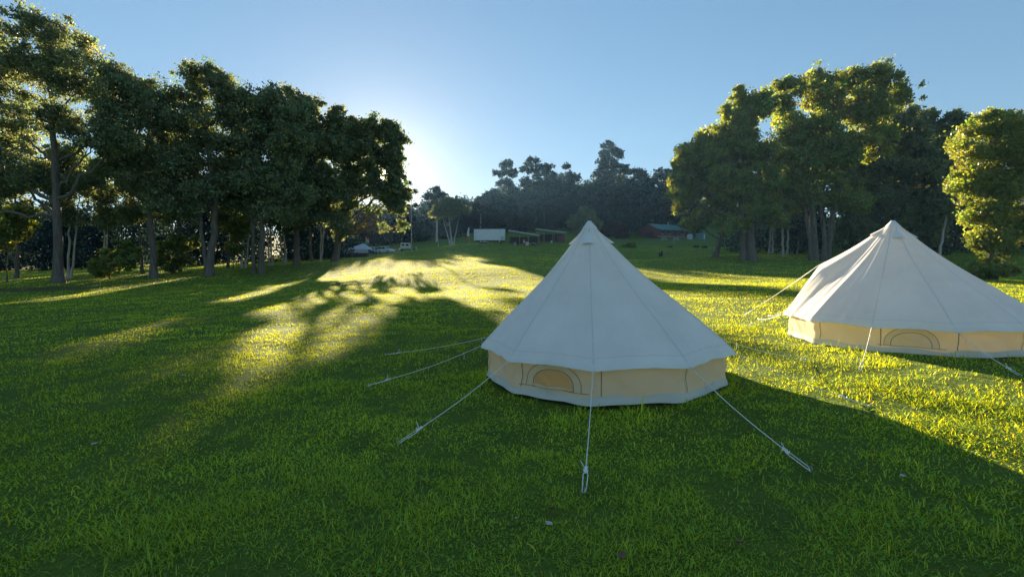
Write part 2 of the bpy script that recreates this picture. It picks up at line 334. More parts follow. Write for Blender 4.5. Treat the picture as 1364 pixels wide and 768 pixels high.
# ------------------------------------------------------------------ bell tents
def ease(a): return a*a*(3-2*a)
def bell_tent(c, yaw, lean, re, ze, za, window_panel, vents, label, pegs, seed, door=None, NS=10):
    """yaw = angle of corner 0 away from the camera-facing side; angles grow to the right"""
    st = 2*math.pi/NS; rg = np.random.default_rng(seed)
    rw = re*.967; base = Vector((c[0], c[1], g1(*c)))
    root = empty('bell_tent', base); tag(root, label, 'tent', 'cream canvas bell tents on the meadow')
    sx, sy = .022, .024
    def corner(r, a, z): x, y = r*math.sin(a), -r*math.cos(a); return Vector((x, y, z+sx*x*.8+sy*y*.8))
    ph = [rg.uniform(0, 6.28) for _ in range(24)]
    def roof(a, t, lift=0):
        """a angle, t 0 at the apex 1 at the hem"""
        k = ((a-yaw)/st) % 1; fl = math.cos(st/2)/math.cos((k-.5)*st)           # flat panels between the seams
        fr = .25+.75*ease(min(1, t/.5)); r = re*t*(1+(fl-1)*fr)
        r -= re*.014*math.sin(math.pi*k)**1.2*t*t                                   # panels sag in between the taut seams
        z = za-(za-ze)*t-.085*math.sin(math.pi*min(t, 1))*1.0-.03*math.sin(2*math.pi*t)
        i = int(((a-yaw)/st) % NS)
        wr = .006*math.sin(5*2*math.pi*k+ph[i]+3*t)*math.sin(math.pi*k)*t+.009*math.sin(2.2*math.pi*k+ph[i+3]+9*t*(k-.5))*math.sin(math.pi*k)*t
        wr += .010*math.exp(-((k-.5-.35*math.sin(ph[i]))/.09)**2)*math.sin(math.pi*t)*(1 if i % 3 else -.7)
        r += wr*1.6+lift
        z += .016*math.sin(math.pi*k)*ease(max(0, (t-.8)/.2))                      # hem scallops up between the corners
        if door is not None:
            da = (a-door+math.pi) % (2*math.pi)-math.pi
            if abs(da) < .75 and t > .05:
                # the A-frame doorway pulls the roof out into a ridge
                g = max(0, 1-abs(da)/.75); tt = ((t-.05)/.61)**.85 if t < .66 else (1-t)/.34; z += .42*ease(g)*tt; r += .02*g*tt
        p = corner(r, a, z); f = 1-t; p.x += lean[0]*f; p.y += lean[1]*f; return p
    nk, ntt = 22, 46
    ts = [0.012]+[i/ntt for i in range(1, ntt+1)]
    V = []; Fs = []; na = NS*nk
    for t in ts:
        for j in range(na): V.append(roof(yaw+j*st/nk, t))
    for i in range(len(ts)-1):
        for j in range(na): Fs.append((i*na+j, i*na+(j+1) % na, (i+1)*na+(j+1) % na, (i+1)*na+j))
    o = MB().add(V, Fs).build('roof', M['roof_canvas'], root, True)
    # reinforced apex cap
    mb = MB(); V = []; cp = [(.0, .035), (.02, .03), (.06, .012)]
    for t, up in cp:
        for j in range(20):
            p = roof(yaw+j*2*math.pi/20, max(t, .012), .006); p.z += up*.5; V.append(p)
    Fs = [(i*20+j, i*20+(j+1) % 20, (i+1)*20+(j+1) % 20, (i+1)*20+j) for i in range(2) for j in range(20)]+[tuple(range(20))]
    mb.add(V, Fs).build('apex_cap', M['hem_canvas'], root, True)
    # hem: the free valance that hangs past the wall
    V = []; Fs = []
    hem = [(0, 0), (.35, -.012), (1, -.075)]
    for q_, dz in hem:
        for j in range(na):
            k = (j % nk)/nk
            p = roof(yaw+j*st/nk, 1.0); n_ = Vector((p.x, p.y, 0)).normalized(); p = p+n_*(.035*q_+.004)+Vector((0, 0, dz+.005*math.sin(4*math.pi*k+ph[j//nk])*math.sin(math.pi*k)*q_)); V.append(p)
    for i in range(2):
        for j in range(na): Fs.append((i*na+j, i*na+(j+1) % na, (i+1)*na+(j+1) % na, (i+1)*na+j))
    MB().add(V, Fs).build('hem', M['hem_canvas'], root, True)
    # seam tapes from apex to corners
    mb = MB()
    for s in range(NS):
        a = yaw+s*st; pts = [roof(a, t, .002) for t in ts[2:]]; da = .010
        V = []
        for t in ts[2:]:
            wd = .006/(re*t); V += [roof(a-wd, t, .004), roof(a+wd, t, .004)]
        mb.add(V, [(2*i, 2*i+1, 2*i+3, 2*i+2) for i in range(len(ts)-3)])
    # stitched line above the hem
    V = []
    for j in range(na+1):
        a = yaw+j*st/nk; V += [roof(a, .963, .003), roof(a, .966, .003)]
    mb.add(V, [(2*i, 2*i+1, 2*i+3, 2*i+2) for i in range(na)])
    mb.build('seam', M['seam'], root)
    # wall, a ring of its own hanging from just under the hem
    def wall(a, h, out=0):
        """h 1 at the hem, 0 at the ground"""
        k = ((a-yaw)/st) % 1; i = int(((a-yaw)/st) % NS); fl = math.cos(st/2)/math.cos((k-.5)*st)
        r = (re*.965-.01 if h > .98 else rw)*fl
        r -= .03*math.sin(math.pi*h)                                              # leans in a touch at mid height
        r += .012*math.sin(9*k+5*h+ph[i])*math.sin(math.pi*h)+.010*math.sin(15*(k+h*.8)+ph[i+5])*math.sin(math.pi*min(h*1.3, 1))
        for e in range(3):                                                          # tension folds running down from the corners
            u0 = (.15+.3*e+.1*math.sin(ph[(i+e) % 24])); r += .013*math.exp(-((k-u0-.45*(1-h)+.1)/.035)**2)*math.sin(math.pi*min(1, .1+h))
        r += out
        z = ze*1.0*h+.03*h
        x, y = r*math.sin(a), -r*math.cos(a)
        gr = g1(base.x+x, base.y+y)-base.z
        wob = .006*math.sin(7*a+ph[7])+.006*math.sin(19*a+ph[8])
        return Vector((x, y, gr*(1-h)+(ze+.02+sx*x*.8+sy*y*.8)*h+(wob+.015)*(1-h)))
    def strip(h0, h1, n, mat_, name, out=0):
        V = []; Fs = []
        for i in range(n+1):
            for j in range(na): V.append(wall(yaw+j*st/nk, h0+(h1-h0)*i/n, out*(1-.0*i)))
        for i in range(n):
            for j in range(na): Fs.append((i*na+j, i*na+(j+1) % na, (i+1)*na+(j+1) % na, (i+1)*na+j))
        return MB().add(V, Fs).build(name, mat_, root, True)
    strip(.0, 1, 10, M['wall_canvas'], 'wall')
    # mud flap: a heavier strip over the foot of the wall, frayed along the ground
    V = []; Fs = []
    for i, (h, o_) in enumerate([(.19, .005), (.10, .008), (.0, .016)]):
        for j in range(na): V.append(wall(yaw+j*st/nk, h+.025*math.sin(j*.37+ph[9])*(h > .15), o_+.006*math.sin(j*.9+ph[2])*math.sin(j*.23)*(h < .15)+.005*math.sin(j*.55+h*30)*(h < .15)))
    for i in range(2):
        for j in range(na): Fs.append((i*na+j, i*na+(j+1) % na, (i+1)*na+(j+1) % na, (i+1)*na+j))
    MB().add(V, Fs).build('mud_flap', M['flap_canvas'], root, True)
    # floor sheet edge
    V = [wall(yaw+j*st/nk, 0, -.02)+Vector((0, 0, .012)) for j in range(na)]
    MB().add(V, [tuple(range(na))]).build('floor_sheet', plain('floor_sheet', (.30, .22, .17), .8), root)
    # vertical wall seams
    for s in range(NS):
        a = yaw+s*st+.05; V = []
        for h in np.linspace(.2, .99, 8): V += [wall(a-.004, h, .006), wall(a+.004, h, .006)]
        MB().add(V, [(2*i, 2*i+1, 2*i+3, 2*i+2) for i in range(7)]).build('wall_seam', M['seam_dark'], root)
    # half-moon windows: mesh, double zip arch, rolled flap below
    for wi, (wp, is_open) in enumerate(window_panel):
        a0 = yaw+wp*st; wr = empty('window', (0, 0, 0)); wr.parent = root
        def arch(u, s, out): # u 0..1 round the arch, s scale
            x = -.5*s*math.cos(math.pi*u); hz = .26+.62*s*math.sin(math.pi*u)**.75
            return wall(a0+st*(.5+.72*x), min(hz, .97), out)
        n = 22; V = []; nr = 5
        for r_ in range(nr+1):
            for i in range(n+1):
                s = r_/nr; p = arch(i/n, .74*s if r_ else .02, .010); V.append(p)
        Fs = [(r_*(n+1)+i, r_*(n+1)+i+1, (r_+1)*(n+1)+i+1, (r_+1)*(n+1)+i) for r_ in range(nr) for i in range(n)]
        MB().add(V, Fs).build('mesh_screen' if is_open else 'window_flap', M['mesh_glow'] if is_open else M['wall_canvas'], wr, True)
        mb = MB()
        for s0, s1 in ((.735, .765), (.985, 1.01)):
            V = []
            for i in range(n+1): V += [arch(i/n, s0, .014), arch(i/n, s1, .014)]
            mb.add(V, [(2*i, 2*i+1, 2*i+3, 2*i+2) for i in range(n)])
        V = []
        for i in range(13):
            x = -.62+1.24*i/12; V += [wall(a0+st*(.5+.72*x), .245, .012), wall(a0+st*(.5+.72*x), .262, .012)]
        mb.add(V, [(2*i, 2*i+1, 2*i+3, 2*i+2) for i in range(12)])
        mb.build('zip', M['seam_dark'], wr)
        V = []
        for i in range(n+1): V += [arch(i/n, .775, .013), arch(i/n, .975, .013)]
        MB().add(V, [(2*i, 2*i+1, 2*i+3, 2*i+2) for i in range(n)]).build('arch_band', M['wall_canvas'], wr, True)
        if is_open:
            pts = [wall(a0+st*(.5+.72*(-.36+.72*i/12)), .30-.02*math.sin(math.pi*i/12), .022) for i in range(13)]
            MB().tube(pts, [.016+.006*math.sin(i) for i in range(13)], 8).build('rolled_flap', M['wall_canvas'], wr, True)
    # four hooded vents near the apex
    for va in vents:
        V = []; hw = .30
        n = 10
        for i in range(5):
            t = .085+.075*i/4
            for j in range(n+1):
                u = j/n*2-1; a = va+hw*u*(.55+.45*i/4); V.append(roof(a, t, .004+.062*(i/4)**1.3*(1-.8*u*u)))
        Fs = [(i*(n+1)+j, i*(n+1)+j+1, (i+1)*(n+1)+j+1, (i+1)*(n+1)+j) for i in range(4) for j in range(n)]
        v = MB().add(V, Fs).build('vent', M['hem_canvas'], root, True)
        V = []
        for i in range(2):
            for j in range(n+1):
                u = j/n*2-1; a = va+hw*.86*u; V.append(roof(a, .158-.002*i, .004+(.054*(1-.8*u*u) if i else 0)))
        MB().add(V, [(j, j+1, n+2+j, n+1+j) for j in range(n)]).build('vent_glow', M['mesh_glow'], v)  # patch coloured with the warm light that shows under the hood
    # guy ropes: rope, plastic slider, pegs
    for s in range(NS):
        a = yaw+s*st; e = corner(re*1.02, a, ze-.05)
        pk = pegs.get(s)
        if pk is False: continue
        if pk is None:
            r = re+1.75; p = Vector((r*math.sin(a), -r*math.cos(a), 0))
        else: p = Vector((pk[0]-base.x, pk[1]-base.y, 0))
        p.z = g1(base.x+p.x, base.y+p.y)-base.z
        d = (p-e); ln = d.length; dn = d.normalized(); k = e+dn*(ln-.30); side = Vector((dn.y, -dn.x, 0)).normalized()
        mb = MB(); npt = 9
        mb.tube([e+d*((ln-.30)/ln)*(i/(npt-1))+Vector((0, 0, -.035*math.sin(math.pi*i/(npt-1)))) for i in range(npt)], .0046, 6)
        q1 = p+side*.016+Vector((0, 0, .02)); q2 = p-side*.016+Vector((0, 0, .02))
        mb.tube([k, k+dn*.06+side*.02, q1], .0042, 6); mb.tube([k, k+dn*.06-side*.02, q2-dn*.05], .0042, 6); mb.tube([q1, p+Vector((0, 0, .005)), q2-dn*.05], .005, 6)
        # knot and loose tail
        kn = [k+Vector((math.cos(i*1.3)*.018, math.sin(i*1.3)*.018, .012*math.sin(i*2.1)))+dn*(.006*i-.03) for i in range(11)]
        mb.tube(kn, .006, 6); mb.tube([k, k+side*.03+Vector((0, 0, .05)), k+side*.045+Vector((0, 0, .075))], .004, 5)
        gr = mb.build('guy_rope', M['rope'], root, True)
        # loose end hanging near the corner
        j0 = e+d*.16
        mb2 = MB(); mb2.tube([j0, j0+Vector((.01, 0, -.05)), j0+Vector((.004, 0, -.11))], .0035, 5); mb2.build('rope_tail', M['rope'], gr, True)
        sl = MB(); Mx = Matrix.Translation(k) @ dn.to_track_quat('X', 'Z').to_matrix().to_4x4()
        sl.box((-.035, -.012, -.006), (.035, .012, .006), Mx).build('slider', M['plastic'], gr)
        pg = MB(); pd = (Vector((0, 0, 1))-dn*.0+Vector((-dn.x, -dn.y, 0))*-.35).normalized()
        pg.tube([p-pd*.15, p+pd*.045, p+pd*.05-dn*.02, p+pd*.03-dn*.035], .004, 6).build('peg', M['steel'], root, True)
    if door is not None:                                                             # the doorway's own guy rope
        e = roof(door, .66, .01); k = Vector(tuple(gpix(992, 419)))-base
        MB().tube([e+(k-e)*(i/8)+Vector((0, 0, -.03*math.sin(math.pi*i/8))) for i in range(9)], .006, 6).build('door_guy_rope', M['rope'], root, True)
        MB().tube([k+Vector((0, 0, -.12)), k+Vector((0, 0, .06))], .006, 6).build('peg', M['steel'], root)
    # centre pole
    MB().tube([Vector((0, 0, .02)), Vector((lean[0]*.97, lean[1]*.97, za-.06))], .019, 10).build('centre_pole', M['steel'], root, True)
    return root
def gpix(px, py):
    """ground point seen at a pixel, near the camera"""
    r = ray(px, py); d = 5.
    for _ in range(60):
        p = np.array([0, 0, CAMZ])+r*(d/r[1]); d *= 1+.5*(p[2]-g1(p[0], p[1]))/max(CAMZ+.2, .1)
    return p
bell_tent((1.45, 7.65), -.243, (-.226, .02), 1.91, .525, 2.42, [(9, True), (3, False), (6, False)], [-.33, 1.28, 2.85, 4.42],
          'nearer cream bell tent whose arched mesh window glows orange', {0: gpix(778, 658)[:2], 2: gpix(1162, 544)[:2], 1: gpix(1080, 629)[:2], 9: gpix(531, 592)[:2], 8: gpix(490, 515)[:2], 7: gpix(513, 473)[:2]}, 3)
bell_tent((8.09, 9.97), -.866, (-.213, .02), 2.13, .515, 2.455, [(0, False), (4, False)], [-.45, 1.12, 2.69, 4.26],
          'farther cream bell tent with closed window, sunlit flank and A-frame doorway', {0: gpix(1145, 496)[:2], 1: gpix(1366, 506)[:2], 10: gpix(1010, 426)[:2], 11: False, 9: gpix(985, 438)[:2]}, 11, door=-2.2, NS=12)
# ------------------------------------------------------------------ trees
def leaves(centres, sig, per, size, rg, droop=.5, flat=.65):
    """leaf diamonds scattered round clump centres; returns verts, quads, tint"""
    C = np.repeat(np.asarray(centres), per, 0); n = len(C); sig = np.repeat(np.broadcast_to(sig, len(centres)), per)
    P = C+rg.normal(0, 1, (n, 3))*sig[:, None]*np.array([1, 1, flat])
    u = rg.normal(0, 1, (n, 3)); u[:, 2] -= droop*1.5; u /= np.linalg.norm(u, axis=1)[:, None]
    v = np.cross(u, rg.normal(0, 1, (n, 3))); v /= np.linalg.norm(v, axis=1)[:, None]+1e-9
    s = size*(.55+.9*rg.random(n))[:, None]
    u = u*s*.5; v = v*s*.32
    V = np.stack([P-u, P-v+u*.1, P+u, P+v+u*.1], 1).reshape(-1, 3)
    tint = np.repeat(rg.normal(1, .22, len(centres)), per)*(.75+.5*rg.random(n)); hue = np.repeat(rg.normal(0, .12, len(centres)), per)+rg.normal(0, .08, n)
    c = np.stack([tint*(1+hue), tint, tint*(1-.3*hue)], -1).clip(.15, 2.2)
    return V, np.arange(4*n).reshape(-1, 4), np.repeat(c, 4, 0)
class Tubes:
    def __init__(s): s.V = []; s.F = []; s.o = 0
    def add(s, pts, rad, n=8):
        pts = np.asarray(pts, float); rad = np.asarray(rad, float)
        t = np.gradient(pts, axis=0); t /= np.linalg.norm(t, axis=1)[:, None]+1e-9
        a = np.where(np.abs(t[:, 2:3]) > .9, np.array([[1., 0, 0]]), np.array([[0, 0, 1.]]))
        if len(set(map(tuple, a))) > 1: a = np.broadcast_to(np.array([.83, .55, .05]), t.shape)
        u = np.cross(t, a); u /= np.linalg.norm(u, axis=1)[:, None]+1e-9; v = np.cross(t, u)
        an = np.linspace(0, 2*np.pi, n, endpoint=False)
        R_ = pts[:, None]+(u[:, None]*np.cos(an)[None, :, None]+v[:, None]*np.sin(an)[None, :, None])*rad[:, None, None]
        m = len(pts); q = np.arange((m-1)*n).reshape(-1, n)+s.o
        s.V.append(R_.reshape(-1, 3)); s.F.append(np.stack([q, np.roll(q, -1, 1), np.roll(q, -1, 1)+n, q+n], -1).reshape(-1, 4)); s.o += m*n
    def arr(s): return np.concatenate(s.V), np.concatenate(s.F)
def bez(a, b, c, n):
    t = np.linspace(0, 1, n)[:, None]; return a*(1-t)**2+2*b*t*(1-t)+c*t*t
# where the crowns let the low sun through on to the grass: strips on the ground along the sun's own direction
SX, SY = -sd[0]/math.hypot(sd[0], sd[1]), -sd[1]/math.hypot(sd[0], sd[1])
STREAKS = []
for x0, y0, x1, y1, hw, pr in [(285, 404, 378, 377, .9, 1), (312, 427, 365, 412, .8, 1), (385, 408, 412, 400, .6, 1), (310, 497, 462, 430, 1.2, .9), (40, 402, 215, 373, .7, 1), (425, 400, 520, 338, 1.5, .95), (90, 450, 205, 432, .5, .9),
                               (0, 432, 95, 417, .5, .9), (0, 510, 160, 468, .35, .7), (190, 478, 290, 450, .5, .8), (255, 395, 300, 388, .3, .9), (420, 372, 440, 358, .6, 1), (520, 400, 560, 360, .8, .9), (722, 328, 745, 333, .5, 1), (150, 525, 330, 452, .4, .9), (225, 560, 400, 458, .45, .85), (60, 480, 240, 422, .35, .9), (330, 455, 420, 420, .5, .95), (470, 420, 545, 352, 1.0, .9)]:
    STREAKS.append((gpix(x0, y0)[:2], gpix(x1, y1)[:2], hw, pr))
def sunlit_gap(c, rg, margin=.5):
    t = c[:, 2]/sd[2]; p = None
    for _ in range(3):
        x = c[:, 0]-sd[0]*t; y = c[:, 1]-sd[1]*t; t = (c[:, 2]-gz(x, y))/sd[2]
    k = np.ones(len(c), bool)
    for a, b, hw, pr in STREAKS:
        d_ = b-a; ln = np.hypot(*d_); d_ = d_/ln; u = (x-a[0])*d_[0]+(y-a[1])*d_[1]; v = np.abs(-(x-a[0])*d_[1]+(y-a[1])*d_[0])
        k &= ~((u > -1) & (u < ln+1) & (v < hw+margin) & (rg.random(len(c)) < pr))
    return k
def make_tree(base, d, trunk_px, ells, label, seed, cat='tree', name='eucalyptus_tree', r0=.42, leaf=None, bk='bark', lat=.8, blob=1.15, dens=1.0, gap=None, extra_trunks=(), group='trees round the meadow', size=None, per=42, limbs=True, trunk_n=10):
    """base column/depth; trunk_px and crown ellipses are read off the photograph at this tree's own depth"""
    rg = np.random.default_rng(seed); B = gp(base, d); root = empty(name, B); tag(root, label, cat, group)
    sc_ = d/F; size = size or max(.22, d*.0048)
    T = Tubes()
    def trunk(path, r):
        P = [B+np.array([0, 0, -.15])+(np.array([at(path[0][0], 345, d)[0]-B[0], rg.uniform(-.6, .6), 0]) if path[0][0] != base else 0)]
        for i, (px, py) in enumerate(path[1:]): P.append(at(px, py, d)+np.array([0, rg.normal(0, .25), 0]))
        P = np.array(P); n = 7*(len(P)-1)+1; tt = np.linspace(0, len(P)-1, n)
        # smooth path through the points, with a slight wander
        Q = np.stack([np.interp(tt, np.arange(len(P)), P[:, k]) for k in range(3)], -1)
        for _ in range(3): Q[1:-1] = (Q[:-2]+2*Q[1:-1]+Q[2:])/4
        Q[1:-1, :2] += rg.normal(0, .05, (n-2, 2))
        s = np.linspace(0, 1, n); rr = r*(1-.82*s**1.1); rr[0] *= 1.5; rr[1] *= 1.12
        T.add(Q-B, rr, trunk_n); return Q, rr
    mains = [trunk(trunk_px, r0)]+[trunk(p, r) for p, r in extra_trunks]
    cl = []
    for e in ells:
        ex, ey, rx, ry = e[:4]; off = e[4] if len(e) > 4 else 0
        C = at(ex, ey, d+off); RX, RZ = rx*sc_, ry*sc_; nb = max(3, int(dens*1.55*RX*RZ*3.14/(blob*blob*2.0)+.5))
        LB = None
        if limbs:
            Q, rr = mains[int(rg.integers(len(mains)))] if len(mains) > 1 else mains[0]
            Cb = C+np.array([0, rg.uniform(-.5, .5)*RX, -RZ*.35]); hd = np.hypot(Q[:, 0]-Cb[0], Q[:, 1]-Cb[1])
            k = int(np.argmin(np.abs(Q[:, 2]-(Cb[2]-.4-.85*hd)))); k = max(k, len(Q)//4); ln = np.linalg.norm(Cb-Q[k])
            m = (Q[k]+Cb)/2+np.array([rg.normal(0, .08*ln), rg.normal(0, .08*ln), -.10*ln+rg.normal(0, .05*ln)])
            nl = 12; LB = bez(Q[k], m, Cb, nl); LB[1:-1] += rg.normal(0, .035*ln/3+.03, (nl-2, 3)); r_l = np.linspace(min(rr[k]*.62, .05+.022*ln), .035, nl)
            T.add(LB-B, r_l, 6)
        for _ in range(nb):
            a = rg.uniform(0, 6.283); q = math.sqrt(rg.random())*1.1; rb = blob*rg.uniform(.6, 1.15); rb = min(rb, RX*.8, RZ*.9)
            x, z = math.cos(a)*q*(RX-rb*.6), math.sin(a)*q*(RZ-rb*.6); y = rg.uniform(-1, 1)*max(RX, 1.2)*math.sqrt(max(.05, 1-q*q*.8))*.9
            c = C+np.array([x, y, z])
            if limbs:
                dd = np.linalg.norm(LB-c, axis=1)+1.2*np.maximum(0, LB[:, 2]-c[2]); k = int(np.argmin(dd[4:]))+4; ln = np.linalg.norm(c-LB[k])
                m = (LB[k]+c)/2+np.array([rg.normal(0, .12*ln), rg.normal(0, .12*ln), rg.normal(-.08, .1)*ln])
                br = bez(LB[k], m, c, 6); br[1:-1] += rg.normal(0, .04, (4, 3)); T.add(br-B, np.linspace(min(.05, r_l[k]*.7), .018, 6), 4)
            nc = int(14*dens+6)
            w_ = rg.normal(0, 1, (nc, 3)); w_ /= np.linalg.norm(w_, axis=1)[:, None]; cc = c+w_*(rb*np.where(rg.random((nc, 1)) < .12, rg.uniform(1.2, 1.65, (nc, 1)), rg.uniform(.3, 1.35, (nc, 1))))*np.array([1, 1, .8])
            if limbs:
                for p in cc[::2]: T.add(bez(c, (c+p)/2+np.array([0, 0, -.1]), p, 4)-B, np.linspace(.022, .008, 4), 3)
            cl.append(cc)
    cl = np.concatenate(cl)
    if gap is not None:                                                           # a thin place in the crown
        g0 = at(gap[0], gap[1], d); keep = (rg.random(len(cl)) < .06) | (np.hypot(cl[:, 0]-g0[0]-(cl[:, 1]-d)*g0[0]/d, cl[:, 2]-g0[2]-(cl[:, 1]-d)*(g0[2]-CAMZ)/d) > gap[2]*sc_)
        cl = cl[keep]
    cl = cl[sunlit_gap(cl, rg)]
    V, Q_, c_ = leaves(cl-B, blob*.21*rg.uniform(.5, 1.6, len(cl)), per, size, rg, flat=.8)
    TV, TF = T.arr()
    link('trunk', np_mesh('trunk', TV, TF, M[bk], True), root)
    cr = link('crown', np_mesh('crown', V, Q_, leaf or M['leaf'], False, None, c_), root)
    return root
def copy_tree(o, loc, rz, s, label, group):
    c = o.copy(); COL.objects.link(c); c.location = tuple(loc); c.rotation_euler = (0, 0, rz); c.scale = (s, s, s); tag(c, label, None, group)
    for ch in list(o.children):
        k = ch.copy(); COL.objects.link(k); k.parent = c
    return c
GL = 'tall eucalypts of the left row'
make_tree(77, 46, [(77, 377), (74, 250), (66, 130), (60, 50)], [(55, 58, 58, 36), (5, 85, 50, 40), (115, 100, 48, 34), (150, 132, 42, 34), (20, 160, 55, 26), (85, 150, 30, 20), (0, 215, 50, 24), (-60, 130, 60, 80), (140, 180, 40, 24), (165, 165, 30, 40), (45, 240, 50, 12), (-50, 250, 50, 25), (80, 105, 30, 25)],
          'tallest eucalypt, spreading in tiers at the left edge of the meadow', 1, r0=.40, group=GL, dens=.9)
make_tree(205, 50, [(205, 371), (199, 280), (196, 200), (205, 120)], [(190, 125, 34, 30), (222, 150, 36, 32), (175, 200, 34, 26), (225, 205, 34, 30), (200, 240, 30, 22), (150, 225, 30, 20), (215, 275, 26, 18)],
          'straight grey eucalypt second from left, a sun streak at its foot', 2, r0=.34, group=GL, dens=.9)
make_tree(278, 52, [(278, 367), (284, 270), (278, 180), (265, 105)], [(262, 112, 42, 24), (298, 132, 34, 28), (240, 150, 30, 30), (285, 180, 46, 28), (250, 215, 38, 30), (308, 225, 32, 30), (280, 262, 34, 20), (225, 250, 26, 18)],
          'forked eucalypt third from left, its trunk splitting low down', 3, r0=.40, group=GL, dens=.85, extra_trunks=[([(276, 366), (268, 300), (262, 230), (240, 150)], .24)])
make_tree(348, 55, [(348, 365), (350, 290), (346, 220), (345, 140)], [(342, 142, 38, 24), (372, 146, 30, 24), (325, 180, 32, 30), (368, 195, 42, 36), (340, 235, 44, 32), (378, 260, 34, 28), (318, 265, 26, 22), (350, 285, 38, 16)],
          'eucalypt fourth from left with two bare side branches on its trunk', 4, r0=.34, group=GL, dens=.92, extra_trunks=[([(340, 364), (338, 300), (330, 230), (325, 170)], .22)])
make_tree(395, 66, [(395, 354), (396, 290), (398, 220), (400, 150)], [(400, 142, 34, 22), (430, 158, 28, 24), (388, 190, 40, 34), (428, 200, 32, 36), (405, 245, 44, 30), (440, 255, 26, 32), (385, 285, 34, 20), (420, 290, 34, 20)],
          'dense eucalypt between the forked ones and the sunlit crown', 5, r0=.42, group=GL, dens=.92)
make_tree(446, 72, [(446, 348), (452, 300), (470, 240), (492, 170)], [(490, 168, 32, 16), (516, 185, 20, 22), (470, 190, 26, 22), (455, 205, 20, 22), (495, 208, 36, 18), (480, 242, 30, 24), (528, 210, 12, 18), (530, 240, 10, 16), (500, 268, 36, 18), (462, 268, 28, 24), (525, 275, 14, 20), (490, 298, 40, 14), (448, 295, 26, 20), (524, 300, 16, 10), (522, 230, 16, 16), (522, 250, 18, 14), (505, 252, 16, 12), (530, 262, 14, 12), (518, 212, 14, 12), (500, 240, 10, 12)],
          'leaning eucalypt at the right end of its row with the low sun in its crown', 6, r0=.50, group=GL, dens=.92, gap=(511, 233, 7.5))
# slim trees in the shade behind the front row: two kinds, then copies
GS = 'slim shaded trees behind the left row'
slim = make_tree(90, 55, [(90, 373), (92, 300), (88, 220)], [(85, 215, 26, 24), (100, 245, 24, 20), (75, 250, 20, 18), (95, 280, 22, 16)], 'pair of slim pale trunks just right of the leftmost eucalypt', 21, r0=.14, bk='bark_pale', group=GS, extra_trunks=[([(95, 373), (101, 300), (105, 240)], .12)])
slim2 = make_tree(190, 60, [(190, 367), (187, 310), (190, 210)], [(190, 205, 24, 24), (175, 240, 22, 22), (205, 250, 24, 22), (190, 285, 22, 16)], 'slim tree behind the second eucalypt from left', 22, r0=.2, group=GS)
for k, (px, d, s, lab) in enumerate([(322, 64, 1.0, 'slim pale trunk midway between the third and fourth eucalypts'), (303, 66, .9, 'slimmest trunk close right of the low-forking eucalypt'), (381, 72, 1.05, 'slim pale pair left of the dense eucalypt'),
                                     (415, 78, 1.2, 'thick shaded trunk right of the dense eucalypt'), (427, 80, 1.0, 'pale slim trunk left of the leaning sunlit eucalypt'), (240, 62, 1.0, 'slim tree in the gap between second and third eucalypts'), (140, 64, 1.0, 'slim tree above the sunlit bush'), (20, 60, 1.1, 'slim tree left of the leftmost eucalypt'), (362, 68, .9, 'slim trunk close right of the fourth eucalypt')]):
    copy_tree(slim2 if k in (1, 3, 5, 7) else slim, gp(px, d), k*1.3+.4, s, lab, GS)
# bushes
def bush(px, d, ells, label, seed, leaf=None, name='bush', blob=.55, per=40, size=None, group='bushes and shrubs', cat='bush', dens=1.0):
    return make_tree(px, d, [(px, 0), (px, ells[0][1])], ells, label, seed, cat, name, .07, leaf, 'bark', blob=blob, dens=dens, per=per, size=size, group=group)
bush(145, 50, [(145, 350, 28, 14), (158, 332, 22, 14), (135, 358, 18, 10), (170, 345, 14, 14)], 'yellow-green bush in the shade between the two leftmost eucalypts', 31, M['leaf_warm'], dens=.55, blob=.45)
bush(232, 58, [(232, 335, 22, 16), (248, 320, 16, 14), (222, 350, 16, 12)], 'yellow-green understorey bush left of the low-forking eucalypt', 32, M['leaf_warm'], dens=.55, blob=.45)
bush(8, 52, [(8, 305, 22, 14), (25, 290, 22, 14), (-10, 320, 22, 22)], 'lit leafy bush at the far left edge', 33, M['leaf_warm'], blob=.8)
bush(310, 62, [(310, 320, 14, 18), (318, 300, 12, 12)], 'leafy sapling beside the slimmest trunk', 34, M['leaf_warm'], dens=.55, blob=.45)
# right-hand clump
GR = 'tall trees of the right clump'
W_ = M['leaf_warm']
make_tree(952, 76, [(952, 341), (962, 310), (950, 250), (935, 205)], [(930, 200, 26, 18), (952, 190, 24, 18), (915, 225, 20, 18), (940, 235, 34, 28), (920, 258, 24, 26), (950, 275, 28, 22), (928, 292, 18, 14), (965, 240, 24, 40), (908, 245, 12, 20)],
          'sunlit yellow-green tree at the left end of the right clump', 41, r0=.42, leaf=W_, group=GR, dens=.95)
make_tree(1001, 70, [(1001, 346), (1000, 280), (990, 200), (985, 140)], [(985, 150, 22, 20), (1010, 142, 20, 16), (968, 172, 22, 20), (1000, 185, 36, 28), (975, 215, 30, 30), (1015, 225, 26, 34), (985, 255, 34, 26), (1012, 275, 26, 22), (975, 295, 26, 14), (988, 130, 12, 10), (1022, 290, 18, 18)],
          'broad tree with thick twin grey trunks, second in the right clump', 42, r0=.62, leaf=W_, group=GR, dens=.85, extra_trunks=[([(991, 346), (990, 280), (975, 220), (968, 180)], .42)])
